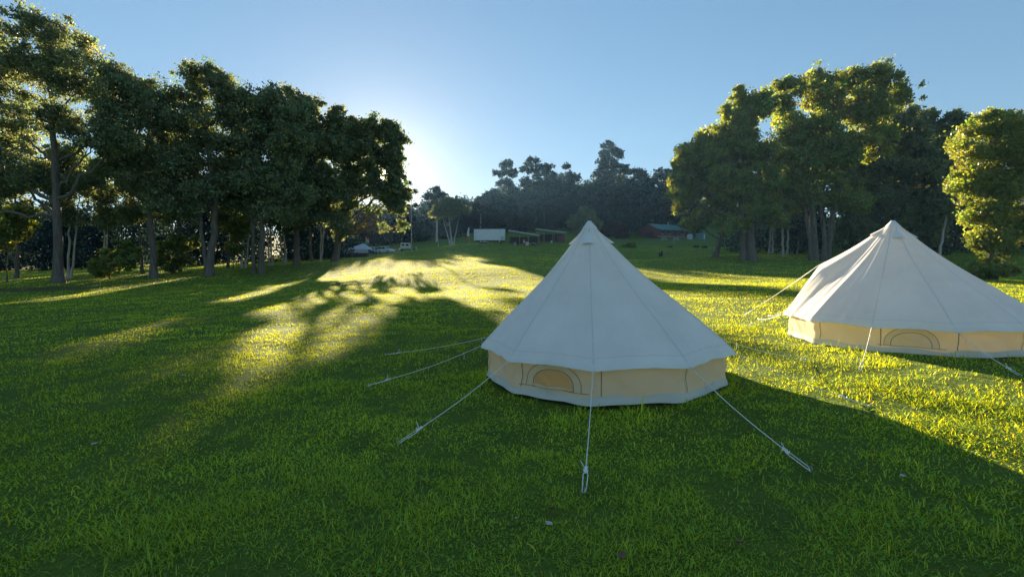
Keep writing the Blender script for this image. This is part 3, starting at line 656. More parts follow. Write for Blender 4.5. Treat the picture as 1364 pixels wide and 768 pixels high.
make_tree(1085, 72, [(1085, 345), (1082, 270), (1090, 190), (1110, 110)], [(1110, 108, 36, 18), (1150, 108, 36, 18), (1185, 125, 28, 18), (1070, 128, 34, 20), (1045, 112, 14, 10), (1040, 135, 14, 16), (1120, 140, 48, 24), (1165, 150, 40, 26), (1055, 165, 32, 26), (1095, 180, 40, 26), (1060, 205, 30, 26), (1140, 190, 44, 30), (1100, 225, 36, 28), (1045, 240, 24, 26), (1075, 262, 26, 18), (1125, 262, 30, 26)],
          'tallest tree of the right clump with several pale leaning trunks', 43, r0=.55, leaf=W_, group=GR, dens=.85, blob=1.35,
          extra_trunks=[([(1094, 345), (1097, 300), (1080, 230), (1055, 170)], .36), ([(1103, 346), (1106, 280), (1130, 210), (1160, 130)], .42), ([(1078, 345), (1074, 280), (1062, 240), (1045, 150)], .26)])
make_tree(1139, 80, [(1139, 345), (1140, 290), (1160, 220), (1175, 170)], [(1185, 165, 30, 28), (1160, 215, 36, 34), (1200, 215, 36, 40), (1150, 265, 34, 28), (1190, 275, 36, 30), (1135, 305, 24, 20), (1165, 310, 22, 16), (1212, 180, 20, 24)],
          'dark leafy tree behind the farther tent tip, leaves low on its trunk', 44, r0=.45, group=GR, dens=.85)
make_tree(1236, 84, [(1236, 345), (1230, 280), (1236, 220), (1245, 160)], [(1238, 165, 26, 18), (1268, 165, 22, 16), (1225, 195, 34, 28), (1262, 205, 30, 32), (1240, 250, 40, 36), (1275, 255, 24, 40), (1230, 300, 40, 24), (1285, 180, 14, 20)],
          'dark shaded tree left of the lone sunlit tree', 45, r0=.45, group=GR, dens=.85)
make_tree(1322, 34, [(1322, 371), (1321, 300), (1322, 230), (1326, 160)], [(1336, 154, 24, 12), (1318, 174, 26, 18), (1356, 178, 28, 22), (1302, 205, 28, 18), (1345, 215, 34, 26), (1296, 234, 20, 18), (1328, 248, 36, 26), (1364, 252, 26, 34), (1312, 280, 24, 18), (1348, 292, 28, 22), (1320, 312, 22, 16), (1338, 330, 20, 14), (1308, 326, 12, 8)],
          'lone sunlit tree right of the clump, leafy almost to the ground', 46, r0=.26, leaf=W_, group=GR, blob=.8, dens=1.0, size=.17, per=60, name='broadleaf_tree')
bush(1318, 33.5, [(1318, 362, 16, 8), (1335, 358, 18, 12), (1308, 358, 10, 10)], 'grassy shrub at the foot of the lone sunlit tree', 47, W_, blob=.4)
GT = 'slim trunks in the shade of the right clump'
slim3 = make_tree(1043, 82, [(1043, 344), (1042, 300), (1040, 230)], [(1038, 235, 20, 22), (1050, 260, 18, 18), (1030, 275, 16, 14)], 'slim pale trunk nearest right of the twin grey trunks', 51, r0=.2, bk='bark_pale', group=GT)
for k, (px, d, s, lab) in enumerate([(1049, 88, 1.0, 'slim trunk close behind the pale one'), (1024, 92, .9, 'short slim trunk right behind the twin grey trunks'), (1029, 94, 1.0, 'slim trunk between the twin trunks and the pale one'), (1064, 96, .8, 'slim shaded trunk left of the tallest clump tree'),
                                     (1250, 74, 1.1, 'pale leaning trunk between the farther tent and the lone tree'), (1205, 96, 1.2, 'slim trunk behind the right slope of the farther tent')]):
    c = copy_tree(slim3, gp(px, d), k*1.7+.6, s, lab, GT)
    if px == 1250: c.rotation_euler = (0, .16, 0)
# skyline trees of the far centre
GC = 'emergent eucalypts on the far skyline'
def sky_tree(px, d, top, ells, label, seed, **k):
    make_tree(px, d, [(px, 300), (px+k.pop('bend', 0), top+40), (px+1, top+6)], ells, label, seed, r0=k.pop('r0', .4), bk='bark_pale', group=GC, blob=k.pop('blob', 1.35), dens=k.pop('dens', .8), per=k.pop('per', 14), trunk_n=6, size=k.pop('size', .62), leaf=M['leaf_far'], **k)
sky_tree(812, 215, 188, [(812, 196, 10, 8), (806, 207, 12, 6), (821, 205, 9, 8), (812, 218, 16, 8), (806, 232, 14, 12), (826, 230, 14, 14), (814, 248, 16, 16)], 'highest far skyline eucalypt with tiered crown', 61)
sky_tree(676, 190, 213, [(676, 220, 9, 7), (668, 230, 9, 6), (683, 233, 8, 8), (673, 245, 12, 8), (680, 258, 11, 8), (668, 268, 10, 10)], 'airy far eucalypt standing left of two similar crowns on the skyline', 62)
sky_tree(709, 195, 208, [(709, 215, 9, 6), (702, 225, 9, 6), (716, 226, 8, 8), (708, 240, 14, 10), (712, 256, 14, 12), (703, 268, 10, 14)], 'airy far eucalypt above the open sheds, slightly taller than its left twin', 63)
sky_tree(731, 200, 219, [(731, 226, 9, 7), (726, 240, 10, 12), (738, 242, 9, 14), (731, 262, 14, 14)], 'narrow dense far eucalypt right of the airy pair', 64)
sky_tree(756, 205, 219, [(755, 222, 5, 3), (758, 236, 12, 8), (766, 240, 8, 8), (750, 248, 10, 10), (762, 260, 14, 14)], 'far eucalypt with a small tuft poking above its crown', 65)
sky_tree(582, 165, 249, [(580, 254, 9, 6), (574, 262, 9, 7), (588, 264, 9, 8), (580, 276, 14, 10)], 'round topped far tree right of the sun', 66, size=.6)
sky_tree(548, 108, 238, [(546, 244, 4, 3), (551, 254, 5, 3), (545, 263, 6, 4), (552, 272, 5, 3)], 'sparse thin far tree close right of the sunlit crown', 67, dens=.25, size=.3, r0=.12, blob=.8, per=10)
sky_tree(846, 215, 224, [(846, 230, 12, 7), (856, 236, 9, 8), (840, 246, 14, 12), (858, 254, 12, 14)], 'far skyline eucalypt just right of the highest one', 68)
sky_tree(882, 220, 225, [(882, 232, 10, 8), (876, 244, 10, 12), (890, 245, 10, 14)], 'far skyline eucalypt nearest the sunlit clump', 69)
sky_tree(655, 180, 252, [(655, 257, 9, 5), (648, 262, 8, 6), (660, 268, 10, 8)], 'low far tree at the dip of the skyline', 70)
sky_tree(640, 178, 262, [(640, 265, 8, 5), (633, 272, 9, 6), (645, 275, 8, 8)], 'lower far tree left of the dip in the skyline', 71)
make_tree(602, 128, [(602, 325), (600, 305), (596, 280)], [(598, 275, 18, 10), (610, 282, 14, 9), (588, 285, 12, 9), (602, 268, 12, 6)], 'pale multi-stemmed tree on the crest left of the white truck box', 72, r0=.28, bk='bark_pale', group=GC, blob=1.3, size=.45,
          extra_trunks=[([(604, 325), (608, 305), (612, 285)], .2), ([(600, 325), (593, 300), (588, 285)], .18)])
bush(779, 165, [(779, 288, 16, 11), (770, 296, 11, 10), (790, 298, 10, 10), (780, 302, 18, 10)], 'round green tree behind the nearer tent tip', 73, blob=1.4, size=.6, per=26, name='round_tree', cat='tree')
bush(818, 165, [(818, 304, 13, 9), (808, 309, 9, 8), (828, 310, 9, 7)], 'dark reddish shrub right of the nearer tent tip', 74, M['leaf_red'], blob=1.2, size=.5, per=26)
bush(839, 118, [(839, 327, 7, 4.5), (834, 330, 5, 3)], 'small bright green bush on the lawn below the red house', 75, W_, blob=.5, size=.28, per=30)
bush(826, 122, [(828, 330, 4, 2.5)], 'tiny green bush left of the small bright one', 76, blob=.35, size=.25, per=24)
# ------------------------------------------------------------------ forests that read as one mass
def forest(name, spots, label, seed, leafsize, per, ncl):
    rg = np.random.default_rng(seed); LV = []; LC = []; T = Tubes()
    for x, y, h, rc in spots:
        z = g1(x, y); n = int(ncl*rg.uniform(.8, 1.2))
        w_ = rg.normal(0, 1, (n, 3)); w_ /= np.linalg.norm(w_, axis=1)[:, None]
        c = np.array([x, y, z+h*.62])+w_*rg.uniform(.35, 1, (n, 1))*np.array([rc, rc, h*.38])
        low = rg.random(n) < .42; c[low, 2] = z+h*.4*rg.random(low.sum()); c = c[sunlit_gap(c, rg, .6)]
        if not len(c): continue
        V, _, cc = leaves(c, rc*.28, per, leafsize, rg); LV.append(V); LC.append(cc)
        hh = np.linspace(0, 1, 6)[:, None]; P = np.array([x, y, z])+hh*np.array([rg.normal(0, .5), rg.normal(0, .5), h*.75]); T.add(P, np.linspace(.018*h, .004*h, 6), 5)
    V = np.concatenate(LV); TV, TF = T.arr(); nq = len(V)//4
    Q = np.concatenate([np.arange(len(V)).reshape(-1, 4), TF+len(V)]); mi = np.concatenate([np.zeros(nq, np.int32), np.ones(len(TF), np.int32)])
    col = np.concatenate([np.concatenate(LC), np.ones((len(TV), 3))])
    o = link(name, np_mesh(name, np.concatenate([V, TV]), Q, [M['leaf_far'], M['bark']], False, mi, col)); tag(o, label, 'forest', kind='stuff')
def spots_px(x0, x1, step, d0, d1, top, rows, rg, rc):
    """tree spots between two columns; top(px) is the height of the wood's outline there"""
    S = []
    for r_ in range(rows):
        d = d0+(d1-d0)*(r_+.5)/rows
        for px in np.arange(x0, x1, step):
            p = px+rg.uniform(-.5, .5)*step; dd = d+rg.uniform(-.5, .5)*(d1-d0)/rows; g = gp(p, dd); h = at(p, top(p)+rg.uniform(0, 16), dd)[2]-g[2]
            if h > 2: S.append((g[0], g[1], h, rc*rg.uniform(.8, 1.25)))
    return S
rg = np.random.default_rng(5)
itp = lambda xs, ys: (lambda p: float(np.interp(p, xs, ys)))
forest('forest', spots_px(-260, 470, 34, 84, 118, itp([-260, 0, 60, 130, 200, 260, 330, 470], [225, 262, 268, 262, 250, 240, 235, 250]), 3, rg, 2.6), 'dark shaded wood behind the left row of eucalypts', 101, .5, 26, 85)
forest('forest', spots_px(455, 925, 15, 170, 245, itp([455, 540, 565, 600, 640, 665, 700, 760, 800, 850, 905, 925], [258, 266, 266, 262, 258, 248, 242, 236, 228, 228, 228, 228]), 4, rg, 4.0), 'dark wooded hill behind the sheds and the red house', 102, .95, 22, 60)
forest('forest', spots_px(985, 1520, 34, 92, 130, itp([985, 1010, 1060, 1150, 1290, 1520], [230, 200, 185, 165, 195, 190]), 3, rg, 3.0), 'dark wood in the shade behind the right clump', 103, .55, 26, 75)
# ------------------------------------------------------------------ things on the crest and round the house
M['white_paint'] = plain('white_paint', (.72, .74, .76), .45, .08, 2)
M['grey_cloth'] = plain('grey_cloth', (.50, .53, .58), .8, .08, 2)
M['dark'] = plain('dark_paint', (.03, .03, .035), .6, .2, 4)
M['rubber'] = plain('rubber', (.02, .02, .02), .9, .2, 6)
M['glass'] = plain('dark_glass', (.02, .025, .03), .12, .1, 2)
M['silver'] = plain('silver_paint', (.45, .47, .50), .35, .08, 2, .3)
M['iron'] = plain('roof_iron', (.42, .45, .48), .45, .15, 2, .3)
M['timber'] = plain('weathered_timber', (.28, .23, .18), .9, .3, 6, bump=.4)
M['red_wall'] = plain('red_wall_iron', (.20, .05, .06), .7, .12, 1.5)
M['green_roof'] = plain('green_roof_iron', (.10, .24, .21), .5, .12, 1.5)
M['cream'] = plain('cream_panel', (.70, .64, .52), .5, .08, 2)
M['red'] = plain('red_paint', (.5, .05, .05), .5, .15, 4); M['orange'] = plain('orange_cloth', (.75, .22, .04), .7, .1, 4)
M['yellow'] = plain('yellow_paint', (.7, .5, .06), .5, .1, 4); M['blue'] = plain('blue_cloth', (.05, .10, .4), .7, .1, 4); M['green'] = plain('green_cloth', (.06, .35, .08), .7, .1, 4)
M['teal'] = plain('teal_iron', (.10, .22, .24), .5, .12, 3); M['concrete'] = plain('concrete', (.45, .44, .41), .9, .15, 6)
M['leaf_brown'] = plain('dead_leaf', (.20, .09, .05), .8, .3, 40); M['leaf_pale'] = plain('bleached_leaf', (.48, .46, .40), .8, .15, 40)
def thing(name, px, d, rz, label, cat, group=None):
    o = empty(name, gp(px, d), rz); tag(o, label, cat, group); return o
def cyl(mb, c, r, h, axis='z', n=14):
    c = np.array(c, float); a = {'x': (1, 0, 0), 'y': (0, 1, 0), 'z': (0, 0, 1)}[axis]; a = np.array(a)*h
    return mb.tube([c, c+a], r, n)
def bx(name, a, b, m, parent, bevel=.02): return MB().box(a, b).build(name, M[m], parent, bevel=bevel)
def wheel(parent, x, y, r, w=.22):
    t = MB(); cyl(t, (x, y-w/2, r), r, w, 'y', 18); wo = t.build('wheel', M['rubber'], parent)
    t = MB(); cyl(t, (x, y-w/2-.01, r), r*.58, w+.02, 'y', 14); t.build('rim', M['silver'], wo)
# marquee with a flag over it
t = thing('marquee', 480, 110, .12, 'pale grey marquee with peaked roof beside the parked cars', 'marquee')
mb = MB()
V = [(-3.1, -2, 1.25), (3.0, -2, 1.25), (3.0, 2, 1.25), (-3.1, 2, 1.25), (.5, -.4, 2.75), (.9, .4, 2.75), (-1.2, -2, 1.32), (2.4, -2, 1.32)]
mb.add(V, [(0, 6, 4, 3), (6, 7, 4), (7, 1, 2, 5, 4), (3, 4, 5, 2)]); mb.build('roof', M['grey_cloth'], t)
w_ = bx('wall', (-3.05, -1.95, 0), (2.95, 1.95, 1.245), 'grey_cloth', t)
bx('awning', (-4.3, -1.8, 1.22), (-3.12, 1.7, 1.30), 'grey_cloth', t)
for x in (-4.25, -3.08, 3.0):
    p = MB(); cyl(p, (x, -2.02, 0), .04, 1.24); p.build('pole', M['silver'], t)
t = thing('rainbow_flag', 487.5, 111, 0, 'rainbow striped flag flying above the grey marquee', 'flag')
p = MB(); cyl(p, (0, 0, 0), .03, 4.3); p.build('pole', M['silver'], t)
for k, m in enumerate(('red', 'orange', 'yellow', 'green', 'blue')):
    mb = MB(); z1 = 4.25-.32*k; n = 7
    V = [(x*.12, .03*math.sin(x*1.3), z1-zz-.045*x) for zz in (0, .315) for x in range(n)]+[(x*.12, .03*math.sin(x*1.3)+.012, z1-zz-.045*x) for zz in (0, .315) for x in range(n)]
    mb.add(V, [(i, i+1, n+i+1, n+i) for i in range(n-1)]+[(2*n+i+1, 2*n+i, 3*n+i, 3*n+i+1) for i in range(n-1)]); mb.build('stripe', M[m], t)
t = thing('trestle_table', 470, 99, .05, 'long low white-topped table with dark skirt left of the marquee', 'table')
bx('tabletop', (-3.2, -.45, .92), (3.2, .45, 1.0), 'white_paint', t); bx('skirt', (-3.1, -.38, .0), (3.1, .38, .915), 'dark', t)
for x in (-3.12, 0, 3.12): bx('leg', (x-.035, -.44, 0), (x+.035, -.385, .915), 'timber', t, 0)
def car(px, d, rz, label, prof, L_, W, paint, wheels, win, name='parked_car', cat='car', wr=.34):
    t = thing(name, px, d, rz, label, cat, 'vehicles parked behind the crest')
    mb = MB().prism(prof, -W/2, W/2); mb.build('body', M[paint], t, bevel=.06)
    for sgn in (-1, 1):
        g = MB()
        for poly in win:
            y0 = sgn*(W/2+.004); y1 = sgn*(W/2+.012); g.prism(poly, min(y0, y1), max(y0, y1))
        g.build('side_window', M['glass'], t)
        for x in wheels: wheel(t, x, sgn*(W/2-.10), wr)
    return t
suv = [(-2.2, .35), (-2.2, 1.0), (-2.05, 1.1), (-1.85, 1.68), (.35, 1.70), (1.05, 1.12), (2.05, 1.0), (2.2, .8), (2.2, .35)]
c_ = car(514.5, 118, -.55, 'white four-wheel drive parked right of the marquee', suv, 4.4, 1.8, 'white_paint', (-1.35, 1.35), [[(-1.9, 1.12), (-1.78, 1.55), (-.75, 1.57), (-.75, 1.12)], [(-.65, 1.12), (-.65, 1.57), (.28, 1.58), (.85, 1.12)]])
MB().add([(.42, -.78, 1.665), (.42, .78, 1.665), (1.07, .78, 1.14), (1.07, -.78, 1.14)], [(0, 1, 2, 3)]).build('windscreen', M['glass'], c_)
MB().add([(-2.075, -.75, 1.12), (-2.075, .75, 1.12), (-1.90, .75, 1.6), (-1.90, -.75, 1.6)], [(0, 1, 2, 3)]).build('rear_window', M['glass'], c_)
for y in (-.68, .68): bx('headlight', (2.19, y-.16, .78), (2.215, y+.16, .92), 'cream', c_, 0)
bx('bumper', (2.17, -.85, .38), (2.26, .85, .58), 'silver', c_)
van = [(-1.9, .35), (-1.9, 1.75), (-1.8, 1.85), (.9, 1.85), (1.5, 1.2), (1.9, 1.05), (1.9, .35)]
c_ = car(502.5, 121, 1.1, 'small grey van between the marquee and the white four-wheel drive', van, 3.8, 1.7, 'silver', (-1.2, 1.2), [[(.1, 1.2), (.1, 1.7), (.8, 1.7), (1.25, 1.2)], [(-1.7, 1.2), (-1.7, 1.7), (-.1, 1.7), (-.1, 1.2)]], 'parked_van', 'van')
bx('rear_window', (-1.915, -.6, 1.2), (-1.895, .6, 1.65), 'glass', c_, 0)
ute = [(-2.1, .4), (-2.1, .95), (-.3, .95), (-.25, 1.5), (.6, 1.5), (1.05, 1.0), (2.0, .9), (2.1, .4)]
c_ = car(493.5, 108, -.25, 'dark low car in front of the right end of the marquee', [(x*.62, z*.8) for x, z in ute], 2.6, 1.5, 'dark', (-.85, .85), [[(-.1, .78), (-.08, 1.12), (.33, 1.12), (.55, .82)]], wr=.28)
bx('stripe', (-1.25, -.765, .55), (-.1, -.752, .68), 'white_paint', c_, 0)
t = thing('caravan', 541, 128, .08, 'small cream caravan with two dark windows on the crest', 'caravan', 'vehicles parked behind the crest')
MB().prism([(-1.15, .55), (-1.25, 1.2), (-1.15, 2.05), (-1.0, 2.15), (1.0, 2.15), (1.15, 2.05), (1.22, 1.2), (1.1, .55)], -1.7, 1.7).build('body', M['cream'], t, bevel=.06)
for x in (-.55, .5): bx('window', (x-.36, -1.725, 1.35), (x+.36, -1.702, 1.8), 'glass', t, 0)
bx('stripe', (-1.14, -1.715, .8), (1.12, -1.703, 1.05), 'grey_cloth', t, 0); bx('drawbar', (-.06, -2.8, .5), (.06, -1.7, .6), 'dark', t); bx('bumper', (-1.1, -1.78, .42), (1.1, -1.7, .56), 'dark', t)
for y in (-.3, .6):
    for x in (-1.05, 1.05):
        q_ = MB(); cyl(q_, (x-.1, y, .3), .3, .2, 'x', 14); q_.build('wheel', M['rubber'], t)
def chair(px, d, rz, label, m):
    t = thing('camp_chair', px, d, rz, label, 'chair', 'folding chairs on the crest')
    bx('seat', (-.25, -.25, .40), (.25, .25, .44), m, t, 0); MB().add([(-.25, .25, .45), (.25, .25, .45), (.25, .36, .95), (-.25, .36, .95), (-.25, .28, .45), (.25, .28, .45), (.25, .39, .95), (-.25, .39, .95)], [(0, 1, 2, 3), (7, 6, 5, 4), (0, 4, 5, 1), (1, 5, 6, 2), (2, 6, 7, 3), (3, 7, 4, 0)]).build('backrest', M[m], t)
    for a, b in (((-.24, -.24), (.2, .24)), ((.24, -.24), (-.2, .24)), ((-.24, .24), (.2, -.24)), ((.24, .24), (-.2, -.24))):
        MB().tube([(a[0], a[1], 0), (a[0]*.9, a[1]*.9, .4)], .018, 6).build('leg', M['silver'], t)
chair(528.6, 109, .6, 'orange folding chair between the white car and the caravan', 'orange')
chair(531, 111, -.5, 'white folding chair close to the orange one on the crest', 'white_paint')
def post(px, d, h, m, label, r_=.05, name='fence_post', group='posts standing on the grass', cap=None):
    t = thing(name, px, d, 0, label, 'post', group); mb = MB(); mb.tube([(0, 0, -.1), (0, 0, h*.6), (.01, 0, h)], [r_*1.1, r_, r_*.9], 8); mb.build('post', M[m], t)
    c = MB(); c.tube([(.01, 0, h+.004), (.01, 0, h+.05)], [r_*1.15, r_*.5], 8); c.build('cap', M[cap or m], t); return t
post(554.5, 113, .75, 'cream', 'short pale post with yellow cap right of the caravan', .09, cap='yellow')
post(584, 120, .75, 'white_paint', 'short white post on the crest left of the multi-stemmed tree', .06)
post(748, 196, 1.7, 'white_paint', 'left of the two white posts on the far grassy slope', .10); post(757, 198, 2.3, 'white_paint', 'right and taller of the two white posts on the far slope', .10)
post(950, 100, .9, 'timber', 'short timber post left of the leaning sunlit tree', .07)
post(1061, 74, 1.35, 'timber', 'short pale stump-like post between the slim trunks and the tallest clump tree', .10)
def stump(px, d, h, r_, label, m='dark'):
    o = thing('tree_stump', px, d, 0, label, 'stump', 'dark stumps on the lawn'); mb = MB(); n = 12
    for k in range(3): pass
    rg_ = np.random.default_rng(int(px)); pr = [1.25, 1.0, .9, .82, .6]; hs_ = [-.1, .15*h, .6*h, .93*h, h]
    V = [(r_*pr[i]*math.cos(a)*(1+.12*math.sin(3*a+i)), r_*pr[i]*math.sin(a)*(1+.12*math.cos(2*a)), z) for i, z in enumerate(hs_) for a in [2*math.pi*j/n for j in range(n)]]
    mb.add(V, [(i*n+j, i*n+(j+1) % n, (i+1)*n+(j+1) % n, (i+1)*n+j) for i in range(4) for j in range(n)]+[tuple(range(4*n, 5*n))]); mb.build('stump', M[m], o, True)
stump(881.4, 92, .98, .21, 'taller of two dark stumps on the lawn below the red house'); stump(878.6, 92, .66, .19, 'shorter of two dark stumps on the lawn below the red house')
stump(551.5, 112, .35, .2, 'tiny dark stump beside the yellow-capped post')
t = thing('feather_flag', 625, 123, 0, 'tall thin feather flag, white over red, left of the white truck box', 'flag')
MB().tube([(0, 0, -.1), (0, 0, 1.5), (.02, 0, 3.4), (.18, 0, 4.3), (.75, 0, 4.55), (1.3, 0, 3.9)], [.03, .03, .025, .02, .015, .01], 6).build('pole', M['silver'], t)
for nm, m, z0, z1 in (('upper_banner', 'white_paint', 2.0, 4.25), ('lower_banner', 'red', .55, 1.99)):
    V = []
    for k in range(8):
        z = z0+(z1-z0)*k/7; w0 = .34*math.sin(min(1, (4.4-z)/1.2)*1.57); V += [(.03, -.012, z), (-.12-w0+.06*math.sin(z*2), -.012, z), (.03, .012, z), (-.12-w0+.06*math.sin(z*2), .012, z)]
    MB().add(V, [(4*k, 4*k+1, 4*k+5, 4*k+4) for k in range(7)]+[(4*k+3, 4*k+2, 4*k+6, 4*k+7) for k in range(7)]+[(4*k+1, 4*k+3, 4*k+7, 4*k+5) for k in range(7)]).build(nm, M[m], t)
# white truck box
t = thing('truck_box', 652.5, 124, -.06, 'long white box trailer parked on the crest left of the open sheds', 'trailer', 'vehicles parked behind the crest')
bx('body', (-3.95, -1.25, .75), (3.95, 1.25, 3.55), 'white_paint', t, .05)
bx('roof_edge', (-3.98, -1.28, 3.552), (3.98, 1.28, 3.63), 'silver', t)
for k in range(6): bx('vent_slat', (-3.7, -1.275, 1.2+.36*k), (-3.1, -1.252, 1.27+.36*k), 'grey_cloth', t, 0)
d_ = bx('door', (2.95, -1.285, .8), (3.75, -1.252, 1.75), 'grey_cloth', t, 0); bx('handle', (3.05, -1.31, 1.2), (3.12, -1.286, 1.4), 'dark', d_, 0)
bx('chassis', (-3.6, -1.0, .45), (3.8, 1.0, .745), 'dark', t)
for x in (-2.2, -1.2, 2.6):
    for y in (-1.02, 1.02): wheel(t, x, y, .42, .28)
bx('step', (-2.0, -1.6, .3), (-.2, -1.28, .42), 'silver', t)
# open sheds with sloping iron roofs
def shed(px, d, w0, zl, zr, dep, posts, label, rz=0):
    t = thing('open_shed', px, d, rz, label, 'shed', 'open sheds on the crest')
    x0, x1 = -w0/2, w0/2; mb = MB(); n = 24
    prof = [(x0+(x1-x0)*i/n, zl+(zr-zl)*i/n+(.03 if i % 2 else 0)) for i in range(n+1)]
    mb.prism(prof+[(x, z-.07) for x, z in prof[::-1]], -dep/2-.4, dep/2+.4); mb.build('roof', M['iron'], t)
    MB().box((x0, -dep/2-.46, 0), (x1, -dep/2-.405, .2), Matrix.Translation((0, 0, zl-.2)) @ Matrix(((1, 0, 0, 0), (0, 1, 0, 0), ((zr-zl)/w0, 0, 1, (zr-zl)/2), (0, 0, 0, 1)))).build('fascia', M['white_paint'], t)
    for f in posts:
        x = x0+w0*f; h = zl+(zr-zl)*f-.09
        for y in (-dep/2, dep/2): bx('post', (x-.07, y-.07, -.2), (x+.07, y+.07, h), 'timber', t, 0)
    bx('back_wall', (x0+.1, dep/2+.09, -.1), (x1-.1, dep/2+.14, min(zl, zr)-.15), 'dark', t, 0)
    return t
shed(698, 124, 8.0, 3.45, 2.2, 5, (.04, .36, .64, .97), 'nearer open shed with sloping iron roof beside the white box trailer')
shed(733, 134, 8.4, 3.5, 2.5, 5, (.05, .28, .6, .97), 'farther open shed with sloping iron roof and dark red end')
# things kept in and round the sheds
def drum(px, d, h, r_, m, label, name='drum', cat='drum'):
    t = thing(name, px, d, 0, label, cat); mb = MB(); mb.tube([(0, 0, 0), (0, 0, .06), (0, 0, h*.33), (0, 0, h*.35), (0, 0, h*.66), (0, 0, h*.68), (0, 0, h*.95), (0, 0, h)], [r_, r_*1.02, r_, r_*1.04, r_*1.04, r_, r_, r_*.9], 16); mb.build('body', M[m], t, False)
    l_ = MB(); cyl(l_, (0, 0, h+.003), r_*.92, .04, n=16); l_.build('lid', M['dark'], t)
drum(702.5, 121, .85, .42, 'white_paint', 'white drum at the front of the nearer open shed'); drum(686, 120.5, .7, .3, 'concrete', 'pale grey drum at the left post of the nearer open shed')
drum(689.5, 121, 1.0, .34, 'dark', 'dark bin left of the red upright in the nearer shed', 'wheelie_bin', 'bin'); drum(734.5, 131, .6, .25, 'white_paint', 'small white drum in the farther open shed')
t = thing('petrol_pump', 698, 121.5, .1, 'red upright cabinet in the middle of the nearer open shed', 'cabinet')
bx('body', (-.28, -.22, 0), (.28, .22, 1.15), 'red', t); bx('panel', (-.2, -.235, .6), (.2, -.222, .95), 'white_paint', t, 0); bx('top', (-.3, -.24, 1.153), (.3, .24, 1.25), 'white_paint', t)
t = thing('ride_on_mower', 708.5, 120.5, .2, 'yellow ride-on mower at the front of the nearer open shed', 'mower')
MB().prism([(-.8, .3), (-.8, .6), (-.35, .62), (-.2, .5), (.15, .5), (.25, .8), (.8, .75), (.85, .35)], -.35, .35).build('body', M['yellow'], t, bevel=.03)
bx('seat', (-.7, -.2, .63), (-.25, .2, .7), 'dark', t); bx('backrest', (-.75, -.2, .71), (-.66, .2, 1.0), 'dark', t); bx('deck', (-.3, -.55, .12), (.4, .55, .28), 'dark', t)
MB().tube([(.25, 0, .8), (.05, 0, 1.05)], .025, 6).build('steering_column', M['dark'], t)
for x, r_ in ((-.55, .26), (.6, .19)):
    for y in (-.45, .45): wheel(t, x, y, r_, .16)
t = thing('flat_trailer', 713, 119.5, .15, 'low dark flat trailer by the right post of the nearer shed', 'trailer')
bx('deck', (-1.0, -.6, .38), (1.0, .6, .5), 'dark', t); bx('side_board', (-1.0, -.62, .505), (1.0, -.58, .75), 'timber', t, 0); bx('drawbar', (1.0, -.05, .38), (1.9, .05, .46), 'dark', t)
for y in (-.66, .66): wheel(t, 0, y, .3, .18)
t = thing('storage_cabinet', 747, 133, 0, 'dark red cabinet at the right end of the farther open shed', 'cabinet')
bx('body', (-.95, -.5, 0), (.95, .5, 1.75), 'red_wall', t); bx('door', (-.9, -.52, .1), (-.02, -.503, 1.65), 'red_wall', t, 0); bx('door', (.02, -.52, .1), (.9, -.503, 1.65), 'red_wall', t, 0)
# red house with green roof
t = thing('farm_house', 884, 172, R(25), 'red walled house with a green iron roof and verandah at the wood edge', 'house')
Lh, Wh, ev, rd = 13.5, 8.4, 2.6, 4.5
MB().add([(-Lh/2, -Wh/2, -.6), (Lh/2, -Wh/2, -.6), (Lh/2, Wh/2, -.6), (-Lh/2, Wh/2, -.6), (-Lh/2, -Wh/2, ev), (Lh/2, -Wh/2, ev), (Lh/2, Wh/2, ev), (-Lh/2, Wh/2, ev), (-Lh/2, 0, rd-.08), (Lh/2, 0, rd-.08)],
         [(3, 0, 4, 8, 7), (1, 2, 6, 9, 5), (0, 1, 5, 4), (2, 3, 7, 6), (3, 2, 1, 0)]).build('wall', M['red_wall'], t)
mb = MB(); n = 40
sl = (rd-ev)/(Wh/2); yv = -Wh/2-2.3
for (ya, za_, yb, zb) in ((0, rd, -Wh/2-.02, ev+.02), (-Wh/2-.0, ev+.0, yv, ev-.55), (0, rd, Wh/2+.5, ev-.5*sl)):
    V = []
    for i in range(n+1):
        x = -Lh/2-.4+(Lh+.8)*i/n; k = .04 if i % 2 else 0; V += [(x, ya, za_+k), (x, yb, zb+k), (x, yb, zb+k-.06), (x, ya, za_+k-.06)]
    mb.add(V, [(4*i+j, 4*i+(j+1) % 4, 4*i+4+(j+1) % 4, 4*i+4+j) for i in range(n) for j in range(4)]+[(0, 1, 2, 3), (4*n+3, 4*n+2, 4*n+1, 4*n)])
rf = mb.build('roof', M['green_roof'], t)
q_ = MB(); cyl(q_, (1.0, -1.0, rd-.5), .18, 1.3); q_.build('chimney', M['concrete'], rf)
for x in (-5.0, 3.5):
    q_ = MB(); q_.tube([(x, .3, rd-.1), (x, .3, rd+1.4)], .03, 6); q_.tube([(x-1.0, .3, rd+1.35), (x+1.0, .3, rd+1.4)], .025, 6)
    for dx in (-.8, -.3, .3, .8): q_.tube([(x+dx, 0, rd+1.37), (x+dx, .6, rd+1.37)], .015, 5)
    q_.build('aerial', M['silver'], rf)
for x in (-6.5, -3.2, 0, 3.2, 6.5): bx('verandah_post', (x-.06, yv+.1, -.5), (x+.06, yv+.22, ev-.6), 'timber', t, 0)
bx('verandah_floor', (-Lh/2, yv, -.5), (Lh/2, -Wh/2-.003, .05), 'timber', t, 0)
